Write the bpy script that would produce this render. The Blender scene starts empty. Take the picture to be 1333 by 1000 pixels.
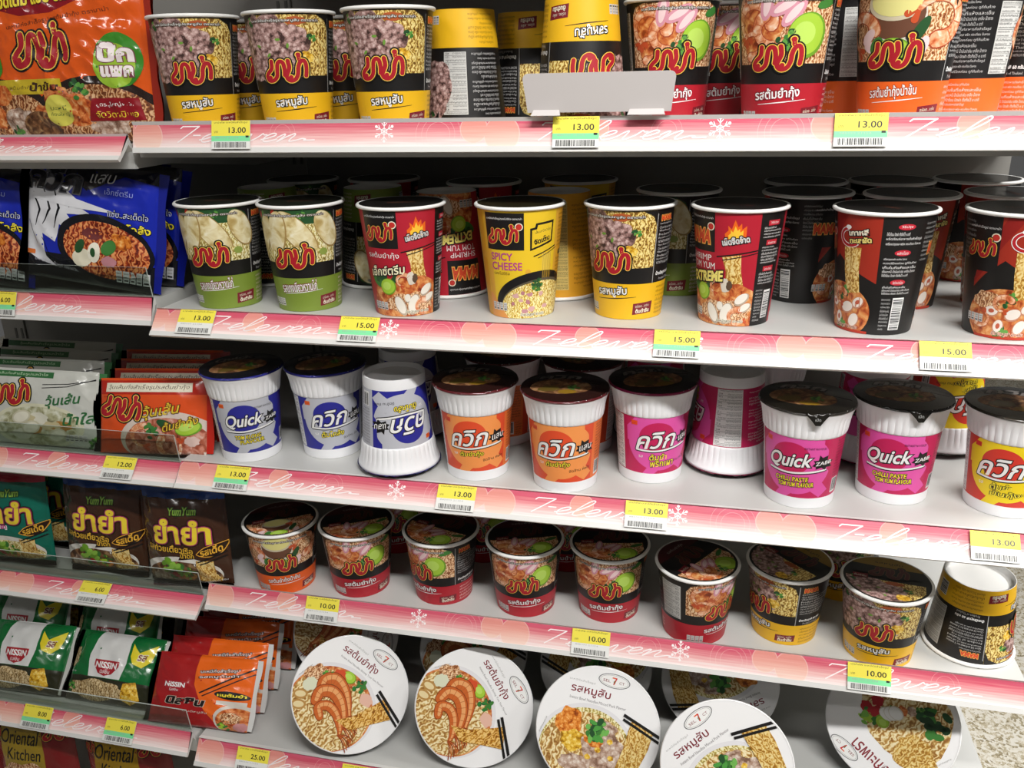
import bpy, math, random
from mathutils import Vector, Matrix, noise
from mathutils.geometry import tessellate_polygon

# ------------------------------------------------------------------ camera
ZO = 1.5                                   # height of the top shelf edge above the floor
FPX = 1114.29
CAM = Vector((0.60901, -0.8, 0.06603 + ZO))
YAW, PITCH, ROLL = -0.237255, -0.345218, -0.022995
_cy, _sy, _cp, _sp = math.cos(YAW), math.sin(YAW), math.cos(PITCH), math.sin(PITCH)
FWD = Vector((_sy * _cp, _cy * _cp, _sp))
_r = Vector((_cy, -_sy, 0)); _u = _r.cross(FWD)
RGT = math.cos(ROLL) * _r + math.sin(ROLL) * _u
UPV = -math.sin(ROLL) * _r + math.cos(ROLL) * _u
scene = bpy.context.scene
COL = scene.collection
cam_d = bpy.data.cameras.new('camera'); cam_o = bpy.data.objects.new('camera', cam_d); COL.objects.link(cam_o)
cam_d.sensor_fit = 'HORIZONTAL'; cam_d.sensor_width = 36.0; cam_d.lens = FPX / 1333.0 * 36.0
cam_d.clip_start = 0.02; cam_d.clip_end = 60
m3 = Matrix((RGT, UPV, -FWD)).transposed()
cam_o.matrix_world = Matrix.Translation(CAM) @ m3.to_4x4()
scene.camera = cam_o
# ------------------------------------------------------------------ light
scene.view_settings.view_transform = 'Standard'; scene.view_settings.look = 'None'
scene.view_settings.gamma = 1.0; scene.view_settings.use_curve_mapping = False
scene.view_settings.exposure = 0.0
world = bpy.data.worlds.new('store_ambient'); scene.world = world; world.use_nodes = True
world.node_tree.nodes['Background'].inputs[0].default_value = (1.0, 0.985, 0.96, 1)
world.node_tree.nodes['Background'].inputs[1].default_value = 0.085

def tube_light(name, loc, length, width, power, target, col=(1, 0.985, 0.96), spread=180):
    l = bpy.data.lights.new(name, 'AREA'); l.shape = 'RECTANGLE'; l.size = length; l.size_y = width
    l.energy = power; l.color = col; l.spread = math.radians(spread)
    o = bpy.data.objects.new(name, l); COL.objects.link(o); o.location = loc
    z = (Vector(loc) - Vector(target)).normalized(); x = Vector((1, 0, 0)); x = (x - z * x.dot(z)).normalized()
    y = z.cross(x)
    o.rotation_euler = Matrix((x, y, z)).transposed().to_euler()
    return o
tube_light('ceiling_tube', (1.15, -1.0, ZO + 1.05), 1.2, 0.08, 10.6, (0.8, 0, ZO - .02), spread=86)
tube_light('ceiling_tube', (-0.5, -1.6, ZO + 1.15), 1.2, 0.08, 1.6, (-0.1, 0, ZO + 0.1), spread=80)
tube_light('ceiling_tube', (2.3, 0.3, ZO + 1.15), 0.12, 1.2, 23, (1.4, 0.2, ZO - 0.8), spread=110)

# ------------------------------------------------------------------ pixel helpers (real planes of the place)
def ray(px, py):
    return (FWD + (px - 666.5) / FPX * RGT - (py - 500) / FPX * UPV).normalized()
def at_z(px, py, z):
    d = ray(px, py); return CAM + d * ((z - CAM.z) / d.z)
def at_y(px, py, y):
    d = ray(px, py); return CAM + d * ((y - CAM.y) / d.y)
def at_plane(px, py, p, n):
    d = ray(px, py); return CAM + d * ((p - CAM).dot(n) / d.dot(n))

# ------------------------------------------------------------------ materials
def lin(h):
    h = h.lstrip('#'); c = [int(h[i:i + 2], 16) / 255 for i in (0, 2, 4)]
    return tuple(x / 12.92 if x <= .04045 else ((x + .055) / 1.055) ** 2.4 for x in c) + (1,)
_mats = {}
def M(hexc, rough=.42, coat=0.0, metal=0.0, bump=0.0, bscale=60, spec=.5):
    k = (hexc, rough, coat, metal, bump, bscale, spec)
    if k in _mats: return _mats[k]
    m = bpy.data.materials.new('paint_' + hexc.lstrip('#')); m.use_nodes = True
    nt = m.node_tree; b = nt.nodes['Principled BSDF']
    b.inputs['Base Color'].default_value = lin(hexc); b.inputs['Roughness'].default_value = rough
    b.inputs['Coat Weight'].default_value = coat; b.inputs['Coat Roughness'].default_value = .08
    b.inputs['Metallic'].default_value = metal; b.inputs['Specular IOR Level'].default_value = spec
    if bump:
        tc = nt.nodes.new('ShaderNodeTexCoord'); n = nt.nodes.new('ShaderNodeTexNoise'); n.inputs['Scale'].default_value = bscale
        n.inputs['Detail'].default_value = 3
        bp = nt.nodes.new('ShaderNodeBump'); bp.inputs['Strength'].default_value = bump; bp.inputs['Distance'].default_value = .002
        nt.links.new(tc.outputs['Object'], n.inputs['Vector']); nt.links.new(n.outputs['Fac'], bp.inputs['Height'])
        nt.links.new(bp.outputs['Normal'], b.inputs['Normal'])
    _mats[k] = m; return m

def food(name, kind, cols, scale=1.0, rough=.4, coat=.0):
    """printed food picture: cols dark->light; UV in centimetres of label"""
    k = ('food', name)
    if k in _mats: return _mats[k]
    m = bpy.data.materials.new('print_' + name); m.use_nodes = True
    nt = m.node_tree; L = nt.links; N = nt.nodes; b = N['Principled BSDF']
    b.inputs['Roughness'].default_value = rough; b.inputs['Coat Weight'].default_value = coat; b.inputs['Coat Roughness'].default_value = .1
    uv = N.new('ShaderNodeUVMap'); uv.uv_map = 'UVMap'
    mp = N.new('ShaderNodeMapping'); L.new(uv.outputs[0], mp.inputs[0]); mp.inputs['Scale'].default_value = (scale, scale, 1)
    rp = N.new('ShaderNodeValToRGB')
    el = rp.color_ramp.elements
    n = len(cols)
    while len(el) < n: el.new(.5)
    for i, c in enumerate(cols):
        el[i].position = .12 + .76 * i / (n - 1); el[i].color = lin(c)
    if kind == 'noodle':
        nz = N.new('ShaderNodeTexNoise'); nz.inputs['Scale'].default_value = 1.3; nz.inputs['Detail'].default_value = 1
        L.new(mp.outputs[0], nz.inputs['Vector'])
        ad = N.new('ShaderNodeVectorMath'); ad.operation = 'MULTIPLY_ADD'; ad.inputs[1].default_value = (2.0, 2.0, 0)
        L.new(nz.outputs['Color'], ad.inputs[0]); L.new(mp.outputs[0], ad.inputs[2])
        w = N.new('ShaderNodeTexWave'); w.inputs['Scale'].default_value = .42; w.inputs['Distortion'].default_value = 3.2
        w.inputs['Detail'].default_value = 1.0; w.inputs['Detail Scale'].default_value = 1.6
        L.new(ad.outputs[0], w.inputs['Vector'])
        n2 = N.new('ShaderNodeTexNoise'); n2.inputs['Scale'].default_value = 1.1; L.new(mp.outputs[0], n2.inputs['Vector'])
        mx = N.new('ShaderNodeMath'); mx.operation = 'MULTIPLY_ADD'; mx.inputs[1].default_value = .72
        s2 = N.new('ShaderNodeMath'); s2.operation = 'MULTIPLY_ADD'; s2.inputs[1].default_value = .8; s2.inputs[2].default_value = -.24
        L.new(n2.outputs['Fac'], s2.inputs[0]); L.new(w.outputs['Fac'], mx.inputs[0]); L.new(s2.outputs[0], mx.inputs[2])
        L.new(mx.outputs[0], rp.inputs[0])
    elif kind == 'lump':
        nz = N.new('ShaderNodeTexNoise'); nz.inputs['Scale'].default_value = 2.2; nz.inputs['Detail'].default_value = 2
        L.new(mp.outputs[0], nz.inputs['Vector'])
        ad = N.new('ShaderNodeVectorMath'); ad.operation = 'MULTIPLY_ADD'; ad.inputs[1].default_value = (.9, .9, 0)
        L.new(nz.outputs['Color'], ad.inputs[0]); L.new(mp.outputs[0], ad.inputs[2])
        v = N.new('ShaderNodeTexVoronoi'); v.inputs['Scale'].default_value = 1.35; v.feature = 'SMOOTH_F1'; v.inputs['Smoothness'].default_value = .25; L.new(ad.outputs[0], v.inputs['Vector'])
        n2 = N.new('ShaderNodeTexNoise'); n2.inputs['Scale'].default_value = 4; n2.inputs['Detail'].default_value = 3
        L.new(mp.outputs[0], n2.inputs['Vector'])
        s = N.new('ShaderNodeMath'); s.operation = 'MULTIPLY_ADD'; s.inputs[1].default_value = -.95; s.inputs[2].default_value = .66
        L.new(v.outputs['Distance'], s.inputs[0])
        a = N.new('ShaderNodeMath'); a.operation = 'MULTIPLY_ADD'; a.inputs[1].default_value = .55; L.new(n2.outputs['Fac'], a.inputs[0]); L.new(s.outputs[0], a.inputs[2])
        L.new(a.outputs[0], rp.inputs[0])
    else:
        n2 = N.new('ShaderNodeTexNoise'); n2.inputs['Scale'].default_value = 1.6; n2.inputs['Detail'].default_value = 4; n2.inputs['Distortion'].default_value = .8
        L.new(mp.outputs[0], n2.inputs['Vector'])
        s = N.new('ShaderNodeMath'); s.operation = 'MULTIPLY_ADD'; s.inputs[1].default_value = 1.9; s.inputs[2].default_value = -.45
        L.new(n2.outputs['Fac'], s.inputs[0]); L.new(s.outputs[0], rp.inputs[0])
    L.new(rp.outputs[0], b.inputs['Base Color'])
    _mats[k] = m; return m

# ------------------------------------------------------------------ object helpers
def link_mesh(name, verts, faces, mats, mi=None, parent=None, smooth=None, normals=None, uvs=None):
    me = bpy.data.meshes.new(name); me.from_pydata(verts, [], faces)
    for m in mats: me.materials.append(m)
    if mi is not None: me.polygons.foreach_set('material_index', mi)
    if uvs is not None:
        ul = me.uv_layers.new(name='UVMap')
        idx = [0] * len(me.loops); me.loops.foreach_get('vertex_index', idx)
        fl = [0.0] * (2 * len(idx))
        for i, vi in enumerate(idx): fl[2 * i], fl[2 * i + 1] = uvs[vi]
        ul.data.foreach_set('uv', fl)
    if normals is not None:
        me.polygons.foreach_set('use_smooth', [True] * len(me.polygons))
        me.normals_split_custom_set_from_vertices(normals)
    elif smooth is not None:
        me.polygons.foreach_set('use_smooth', [True] * len(me.polygons)); me.set_sharp_from_angle(angle=math.radians(smooth))
    me.update()
    o = bpy.data.objects.new(name, me); COL.objects.link(o)
    if parent: o.parent = parent
    return o
def empty(name, loc=(0, 0, 0)):
    o = bpy.data.objects.new(name, None); o.empty_display_size = .02; COL.objects.link(o); o.location = loc; return o
def tag(o, label, cat, group=None):
    o['label'] = label; o['category'] = cat
    if group: o['group'] = group
    return o
def kids(o): return [c for c in bpy.data.objects if c.parent == o]
_tree = {}
def copy_tree(o):
    c = o.copy(); COL.objects.link(c)
    for ch in _tree.setdefault(o.name, kids(o)):
        d = ch.copy(); COL.objects.link(d); d.parent = c
        for g in _tree.setdefault(ch.name, kids(ch)):
            e = g.copy(); COL.objects.link(e); e.parent = d
    return c
def box(x0, y0, z0, x1, y1, z1):
    v = [(x0, y0, z0), (x1, y0, z0), (x1, y1, z0), (x0, y1, z0), (x0, y0, z1), (x1, y0, z1), (x1, y1, z1), (x0, y1, z1)]
    f = [(0, 3, 2, 1), (4, 5, 6, 7), (0, 1, 5, 4), (1, 2, 6, 5), (2, 3, 7, 6), (3, 0, 4, 7)]
    return v, f
def boxes(bl):
    V, F = [], []
    for b in bl:
        v, f = box(*b); n = len(V); V += v; F += [tuple(i + n for i in q) for q in f]
    return V, F
def prism_x(poly, x0, x1):
    """cross-section poly [(y,z)] extruded along x"""
    n = len(poly); V = [(x0, y, z) for y, z in poly] + [(x1, y, z) for y, z in poly]
    a = sum(poly[i][0] * poly[(i + 1) % n][1] - poly[(i + 1) % n][0] * poly[i][1] for i in range(n))
    F = [tuple(range(n))[::-1], tuple(range(n, 2 * n))] + [(i, (i + 1) % n, n + (i + 1) % n, n + i) for i in range(n)]
    if a < 0: F = [f[::-1] for f in F]
    return V, F
def lathe(profile, segs=72, rib=None):
    """profile [(r,z,mat)]; rib(i,r,z,theta)->r ; r==0 closes"""
    V, F, MI = [], [], []
    rings = []
    for i, (r, z, m) in enumerate(profile):
        if r <= 1e-7:
            rings.append([len(V)]); V.append((0, 0, z)); continue
        ring = []
        for s in range(segs):
            t = 2 * math.pi * s / segs; rr = rib(i, r, z, s) if rib else r
            ring.append(len(V)); V.append((rr * math.sin(t), -rr * math.cos(t), z))
        rings.append(ring)
    for i in range(len(rings) - 1):
        a, b = rings[i], rings[i + 1]; m = profile[i + 1][2]
        for s in range(segs):
            t = (s + 1) % segs
            if len(a) == 1 and len(b) == 1: continue
            if len(a) == 1: F.append((a[0], b[t], b[s]))
            elif len(b) == 1: F.append((a[s], a[t], b[0]))
            else: F.append((a[s], a[t], b[t], b[s]))
            MI.append(m)
    return V, F, MI

# ------------------------------------------------------------------ printed artwork (2-D, millimetres) -> mesh
_glyph = {}
def glyphs(body, offset=0.0, res=3):
    k = (body, round(offset, 3), res)
    if k in _glyph: return _glyph[k]
    c = bpy.data.curves.new('tmp', 'FONT'); c.body = body; c.size = 1; c.resolution_u = res; c.offset = offset
    o = bpy.data.objects.new('tmp', c); COL.objects.link(o)
    dg = bpy.context.evaluated_depsgraph_get(); dg.update()
    me = bpy.data.meshes.new_from_object(o.evaluated_get(dg))
    co = [(v.co.x, v.co.y) for v in me.vertices]
    polys = [[co[i] for i in p.vertices] for p in me.polygons]
    bb = (min(x for x, y in co), min(y for x, y in co), max(x for x, y in co), max(y for x, y in co)) if co else (0, 0, 1, 1)
    bpy.data.objects.remove(o); bpy.data.curves.remove(c); bpy.data.meshes.remove(me)
    _glyph[k] = (polys, bb); return _glyph[k]

class Art:
    def __init__(s): s.it = []; s.k = 0
    def nx(s, lay):
        """overlapping pieces of one print layer never share a plane"""
        s.k += 1; return int(lay) + .05 * (s.k % 15)
    def poly(s, pts, mat, lay):
        if len(pts) > 4 or True:
            if len(pts) == 3: s.it.append((list(pts), mat, lay)); return
            lay = s.nx(lay); tri = tessellate_polygon([[Vector((x, y, 0)) for x, y in pts]])
            for t in tri: s.it.append(([pts[i] for i in t], mat, lay))
    def convex(s, pts, mat, lay): s.it.append((list(pts), mat, lay))
    def rect(s, a, b, c, d, mat, lay): s.convex([(a, b), (c, b), (c, d), (a, d)], mat, lay)
    def ell(s, cx, cy, rx, ry, mat, lay, n=28, rot=0):
        cr, sr = math.cos(math.radians(rot)), math.sin(math.radians(rot)); p = []
        lay = s.nx(lay)
        for i in range(n):
            t = 2 * math.pi * i / n; x, y = rx * math.cos(t), ry * math.sin(t)
            p.append((cx + x * cr - y * sr, cy + x * sr + y * cr))
        s.convex(p, mat, lay)
    def blob(s, cx, cy, rx, ry, mat, lay, seed=0, n=40, amp=.14):
        p = []; lay = s.nx(lay)
        for i in range(n):
            t = 2 * math.pi * i / n
            k = 1 + amp * 2 * noise.noise(Vector((math.cos(t) * 2 + seed * 3.7, math.sin(t) * 2, seed)))
            p.append((cx + rx * k * math.cos(t), cy + ry * k * math.sin(t)))
        for i in range(n): s.convex([(cx, cy), p[i], p[(i + 1) % n]], mat, lay)
    def ring(s, cx, cy, rx, ry, w, mat, lay, n=36, a0=0, a1=360, rot=0):
        cr, sr = math.cos(math.radians(rot)), math.sin(math.radians(rot))
        P = lambda t, d: (cx + (rx + d) * math.cos(t) * cr - (ry + d) * math.sin(t) * sr, cy + (rx + d) * math.cos(t) * sr + (ry + d) * math.sin(t) * cr)
        for i in range(n):
            t0 = math.radians(a0 + (a1 - a0) * i / n); t1 = math.radians(a0 + (a1 - a0) * (i + 1) / n)
            s.convex([P(t0, -w / 2), P(t0, w / 2), P(t1, w / 2), P(t1, -w / 2)], mat, lay)
    def stroke(s, pts, w, mat, lay, closed=False, cap=True):
        """w: number or list per point"""
        n = len(pts); W = w if isinstance(w, (list, tuple)) else [w] * n
        seg = list(range(n if closed else n - 1))
        for i in seg:
            (x0, y0), (x1, y1) = pts[i], pts[(i + 1) % n]; L = math.hypot(x1 - x0, y1 - y0)
            if L < 1e-6: continue
            nx, ny = -(y1 - y0) / L / 2, (x1 - x0) / L / 2; a, b = W[i], W[(i + 1) % n]
            s.convex([(x0 + nx * a, y0 + ny * a), (x0 - nx * a, y0 - ny * a), (x1 - nx * b, y1 - ny * b), (x1 + nx * b, y1 + ny * b)], mat, s.nx(lay))
        if cap:
            for (x, y), a in zip(pts, W): s.ell(x, y, a / 2, a / 2, mat, lay, 10)
    def text(s, body, cx, cy, w, h, mat, lay, outline=(), shear=0, rot=0, bold=0.0, res=3):
        """fits body's ink box to w x h (h=None keeps the aspect); outline = [(mm, mat), ...] drawn on lower layers"""
        base, bb = glyphs(body, 0, res); bw, bh = bb[2] - bb[0], bb[3] - bb[1]
        sx = w / bw; sy = (h / bh) if h else sx; mx, my = (bb[0] + bb[2]) / 2, (bb[1] + bb[3]) / 2
        cr, sr = math.cos(math.radians(rot)), math.sin(math.radians(rot)); k = math.sqrt(abs(sx * sy))
        def put(polys, m, l):
            for p in polys:
                q = []
                for x, y in p:
                    y2 = (y - my) * sy; x2 = (x - mx) * sx + y2 * shear
                    q.append((cx + x2 * cr - y2 * sr, cy + x2 * sr + y2 * cr))
                s.convex(q, m, l)
        n = len(outline)
        for i, (d, m) in enumerate(outline): put(glyphs(body, (bold + d) / k, res)[0], m, lay + (n - 1 - i))
        put(glyphs(body, bold / k, res)[0] if bold else base, mat, lay + n)
    def lines(s, u0, v0, u1, v1, n, mat, lay, seed=0, rot=0, src=None):
        rnd = random.Random(seed); h = (v1 - v0) / n
        T = src or TH_TXT
        for i in range(n):
            t = T[(i + seed) % len(T)]; f = 1.0 if i % 4 else rnd.uniform(.55, .95)
            w = (u1 - u0) * f
            s.text(t, u0 + w / 2, v1 - (i + .5) * h, w, h * .72, mat, lay, res=1)
    def barcode(s, u0, v0, u1, v1, lay, seed=0, vertical=False, ground=True):
        if ground: s.rect(u0, v0, u1, v1, WHITE, lay)
        rnd = random.Random(seed + 5); mg = .8; x = (v0 if vertical else u0) + mg; e = (v1 if vertical else u1) - mg
        while x < e:
            w = rnd.choice((.35, .35, .7, 1.0)); 
            if x + w > e: break
            if vertical: s.rect(u0 + mg, x, u1 - mg, x + w, INK, lay + 1)
            else: s.rect(x, v0 + (2.0 if ground else 0.3), x + w, v1 - mg, INK, lay + 1)
            x += w + rnd.choice((.35, .5, .8))
    def paste(s, o, dx=0, dy=0, sc=1.0, rot=0, lay=0, scy=None):
        cr, sr = math.cos(math.radians(rot)), math.sin(math.radians(rot)); sy = scy or sc
        for p, m, l in o.it:
            s.it.append(([(dx + x * sc * cr - y * sy * sr, dy + x * sc * sr + y * sy * cr) for x, y in p], m, l + lay))

def clip_axis(p, ax, lo, hi):
    for sgn, lim in ((1, lo), (-1, -hi)):
        out = []; n = len(p)
        for i in range(n):
            a, b = p[i], p[(i + 1) % n]; da, db = sgn * a[ax] - lim, sgn * b[ax] - lim
            if da >= 0: out.append(a)
            if (da > 0 > db) or (da < 0 < db):
                t = da / (da - db); out.append((a[0] + t * (b[0] - a[0]), a[1] + t * (b[1] - a[1])))
        p = out
        if len(p) < 3: return []
    return p
def cut(p, ax, step):
    if not step: return [p]
    lo = min(q[ax] for q in p); hi = max(q[ax] for q in p)
    a, b = math.floor(lo / step + 1e-6), math.ceil(hi / step - 1e-6)
    if b - a <= 1: return [p]
    r = []
    for i in range(a, b):
        q = clip_axis(p, ax, i * step, (i + 1) * step)
        if q: r.append(q)
    return r
def art_mesh(name, arts, parent=None, extra=None):
    """arts [(Art, map(u,v)->(pos,normal), step_u, step_v, layer_mm, window)] joined to one mesh; extra = (V,F,mats,MI)"""
    V, F, MI, NR, UV, mats, mk = [], [], [], [], [], [], {}
    def mid(m):
        if m.name not in mk: mk[m.name] = len(mats); mats.append(m)
        return mk[m.name]
    for art, mp, su, sv, lmm, win in arts:
        cache = {}
        for p, m, lay in art.it:
            a = 0; n = len(p)
            for i in range(n): a += p[i][0] * p[(i + 1) % n][1] - p[(i + 1) % n][0] * p[i][1]
            if abs(a) < 1e-5: continue
            if a < 0: p = p[::-1]
            if win:
                p = clip_axis(p, 0, win[0], win[2])
                if p: p = clip_axis(p, 1, win[1], win[3])
                if not p: continue
            ps = []
            for q in cut(p, 0, su): ps += cut(q, 1, sv)
            k = mid(m)
            for q in ps:
                f = []
                for u, v in q:
                    key = (round(u, 3), round(v, 3), round(lay, 2)); j = cache.get(key)
                    if j is None:
                        pos, nr = mp(u, v); off = lay * lmm * .001
                        j = cache[key] = len(V); V.append((pos[0] + nr[0] * off, pos[1] + nr[1] * off, pos[2] + nr[2] * off)); NR.append(nr); UV.append((u / 10, v / 10))
                    if not f or f[-1] != j: f.append(j)
                if len(f) > 2 and f[0] == f[-1]: f.pop()
                if len(set(f)) == len(f) and len(f) > 2: F.append(f); MI.append(k)
    if extra:
        v, f, ms, mi, nr = extra; n = len(V); V += v; NR += nr; UV += [(0, 0)] * len(v)
        ids = [mid(m) for m in ms]; F += [tuple(i + n for i in q) for q in f]; MI += [ids[i] for i in mi]
    return link_mesh(name, V, F, mats, MI, parent, normals=NR, uvs=UV)
def cone_map(rb, rt, H, rm):
    sl = (rt - rb) / H; nz = -sl; k = 1 / math.sqrt(1 + nz * nz)
    def f(u, v):
        t = u / rm; r = (rb + sl * v) * .001; s, c = math.sin(t), math.cos(t)
        return (r * s, -r * c, v * .001), (s * k, -c * k, nz * k)
    return f
def flat_map_y(u, v): return (u * .001, 0, v * .001), (0, -1, 0)
def lathe_normals(V, F):
    nr = [Vector((0, 0, 0)) for _ in V]
    for f in F:
        a, b, c = (Vector(V[i]) for i in f[:3]); n = (b - a).cross(c - a)
        for i in f: nr[i] += n
    return [tuple(n.normalized()) if n.length > 0 else (0, 0, 1) for n in nr]
# ------------------------------------------------------------------ palette and shared marks
WHITE = M('#F1F0EE'); INK = M('#161414'); CREAM = M('#E9E2CC'); GREY = M('#A9A8A6'); PALE = M('#CFCDCB')
RED = M('#B3212B'); MAROON = M('#7A1A26'); YEL = M('#EDB81C'); LEMON = M('#F4DF3A'); ORANGE = M('#F0641E')
LIME = M('#A5CB3E'); LIMED = M('#6FA02C'); LEAF = M('#3E7C34'); LEAFD = M('#25502A'); ONION = M('#D794A4'); ONIONL = M('#EECFD0')
TH_TXT = ['เส้นบะหมี่ น้ำมันปาล์ม เกลือ น้ำตาล', 'ใส่น้ำร้อน ปิดฝา ตั้งทิ้งไว้ ๓ นาที', 'ผลิตภัณฑ์อาหารกึ่งสำเร็จรูป', 'เครื่องปรุงรส พริก กระเทียม ต้นหอม', 'ควรบริโภคก่อน ดูที่ก้นถ้วย', 'เก็บในที่แห้งและเย็น']
EN_TXT = ['INSTANT NOODLES WITH SOUP BASE', 'Open lid and add hot water', 'Close lid and wait for 3 minutes', 'Wheat flour palm oil salt sugar', 'Product of Thailand', 'Best before see bottom of cup']
NOOD = food('noodle_gold', 'noodle', ['#6B4A1C', '#B48A3A', '#D9B95C', '#EFDD98'], 1.9)
NOODO = food('noodle_orange', 'noodle', ['#7A4020', '#BC8050', '#DCA878', '#F2D6B2'], 2.0)
NOODB = food('noodle_bowl', 'noodle', ['#94642E', '#C49A54', '#E0C486', '#F3E5BC'], 1.25)
NOODP = food('noodle_pale', 'noodle', ['#8C7838', '#C9B566', '#E4D796', '#F2ECC6'], 1.8)
NOODL = food('noodle_lift', 'noodle', ['#9C6A22', '#C99A45', '#DDB866', '#EBD596'], 1.7)
MINCE = food('mince', 'lump', ['#3E2A26', '#94706A', '#C09E98', '#DFC8C2'], 1.75)
MINCEB = food('mince_bowl', 'lump', ['#7A5A48', '#B0907C', '#CDB6A6', '#E6DACE'], 1.3)
SHRIMP = food('prawn', 'soft', ['#B8552E', '#DB8A5C', '#EDB892', '#F8E2CF'], .9)
PRAWN = food('prawn_red', 'soft', ['#8A2E12', '#C25A24', '#DE8646', '#EEB27C'], 1.0)
CHICK = food('chicken', 'soft', ['#B59A5C', '#D8C690', '#E8DDB4', '#F3ECD2'], .5)
SOUP = food('soup', 'soft', ['#7A2E12', '#B9562A', '#D98B4C', '#E9B87E'], .8)
SOUPD = food('soup_dark', 'soft', ['#2E1A10', '#5A3822', '#8A6140', '#B59468'], .8)
HERB = food('herb', 'lump', ['#16330F', '#2F6423', '#5B9440', '#9CC46A'], 2.0)
CARROT = food('carrot', 'lump', ['#8A3C0C', '#D0701E', '#EB9A44', '#F6C27C'], 1.6)
CORN = food('corn', 'lump', ['#9A6A0C', '#DDAA2C', '#F0CC5A', '#F8E39C'], 1.8)
CLEAR = food('glass_noodle', 'soft', ['#7F7C5C', '#A9A782', '#C9C9AE', '#E2E2D2'], .7)

def catmull(pts, n=5):
    out = []; P = [pts[0]] + pts + [pts[-1]]
    for i in range(1, len(P) - 2):
        for k in range(n):
            t = k / n; q = []
            for d in (0, 1):
                a, b, c, e = P[i - 1][d], P[i][d], P[i + 1][d], P[i + 2][d]
                q.append(.5 * (2 * b + (c - a) * t + (2 * a - 5 * b + 4 * c - e) * t * t + (3 * b - a - 3 * c + e) * t ** 3))
            out.append(tuple(q))
    return out + [pts[-1]]
def make_logo():
    a = Art()
    S1 = [(12, 29), (10.6, 19), (5, 13.5), (1.6, 9), (2.4, 3.4), (7, 1.4), (12.6, 3), (16.8, 8), (18.4, 17), (20, 24.6), (23.6, 28), (27.4, 25.4), (28.4, 16), (27.4, 8)]
    S2 = [(34, 28), (34.6, 18), (31.4, 10.5), (29.6, 6), (31.4, 1.4), (36, -.6), (41.6, 2), (45, 9), (46.4, 18), (49.6, 25), (53.6, 27), (56.4, 23), (56.8, 14), (55.4, 5)]
    def word(w, mat, lay):
        for S in (S1, S2): a.stroke(catmull(S, 4), w, mat, lay)
        a.ell(6.4, 6.2, w * .55, w * .55, mat, lay, 14); a.ell(35.4, 4.6, w * .55, w * .55, mat, lay, 14)
        a.stroke([(48.6, 29), (48.2, 35)], w * .9, mat, lay); a.ell(48.1, 35.4, w * .58, w * .58, mat, lay, 14)
    word(11.2, INK, 0); word(7.5, M('#F0C850'), 1); word(5.5, M('#AC1C2A'), 2)
    b = Art(); b.paste(a, -29 * .9, -14 * .78, .9, scy=.78); return b
LOGO = make_logo()                    # about 48 x 28 mm, two layers above its base

def make_script(mat, sx=19.0, sy=8.2, w=1.25):
    """handwritten 7-eleven in millimetres"""
    a = Art(); sh = .48
    def st(pts, ox, smooth=True):
        p = [((x + ox + y * sh) * sx, y * sy) for x, y in pts]
        a.stroke(catmull(p, 6) if smooth else p, w, mat, 1)
    st([(-.42, 1.72), (-.4, 1.95), (.62, 1.95), (.22, 0)], 0, False)
    st([(.78, .85), (1.2, .85)], 0, False)
    E = [(0, .28), (.3, .42), (.6, .72), (.58, .96), (.36, 1.0), (.14, .7), (.12, .3), (.32, .02), (.62, .08), (.9, .34)]
    Lp = [(0, .32), (.35, .9), (.58, 1.6), (.56, 2.05), (.38, 2.1), (.24, 1.6), (.16, .8), (.22, .15), (.42, .0), (.64, .12), (.84, .36)]
    Vp = [(0, .34), (.2, .84), (.34, .94), (.38, .5), (.42, .08), (.56, .02), (.86, .5), (.98, .98), (1.12, .84), (1.28, .86)]
    Np = [(0, .5), (.2, .9), (.32, .8), (.26, .3), (.22, 0), (.5, .6), (.78, .95), (.9, .8), (.84, .3), (.92, .03), (1.2, .14), (1.5, .36), (1.75, .3), (1.7, .16), (2.3, .2)]
    x = 1.42
    for g, adv in ((E, .86), (Lp, .8), (E, .86), (Vp, 1.2), (E, .86), (Np, 2)):
        st(g, x); x += adv
    return a

def title(a, body, cx, cy, w, h, lay, fill=None, dark=None, rot=4, d=1.0):
    a.text(body, cx, cy, w, h, fill or WHITE, lay, [(d if len(body) < 12 else d * .65, dark or INK)], rot=rot, bold=.2 if len(body) < 12 else .12)
def stars(a, cx, cy, k, lay):      # nothing but a row of small pale boxes: the nutrition summary
    pass
def gda(a, u, v, lay, sc=1.0, n=4, mat=None):
    for i in range(n):
        x = u + i * 5.6 * sc
        a.rect(x, v, x + 4.8 * sc, v + 9 * sc, mat or PALE, lay)
        for j in range(3): a.rect(x + .7 * sc, v + (1.2 + 2.6 * j) * sc, x + 4.1 * sc, v + (2.4 + 2.6 * j) * sc, GREY if j else INK, lay + 1)
def nutrition(a, u0, v0, u1, v1, lay, ground=None, ink=None, seed=0):
    a.rect(u0, v0, u1, v1, ground or PALE, lay); n = int((v1 - v0) / 3.4); h = (v1 - v0) / n
    for i in range(n):
        t = TH_TXT[(i + seed) % len(TH_TXT)]
        w = (u1 - u0) * (.86 if i % 3 == 0 else .55)
        a.text(t, u0 + 1.2 + w / 2, v1 - (i + .5) * h, w, h * .6, ink or INK, lay + 1, res=1)
        if i % 3: a.text(['12%', '8%', '340', '5 g'][i % 4], u1 - 4, v1 - (i + .5) * h, 4.5, h * .5, ink or INK, lay + 1, res=1)
        if i % 2 == 0: a.rect(u0 + .8, v1 - (i + 1) * h, u1 - .8, v1 - (i + 1) * h + .25, ink or INK, lay + 1)
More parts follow.
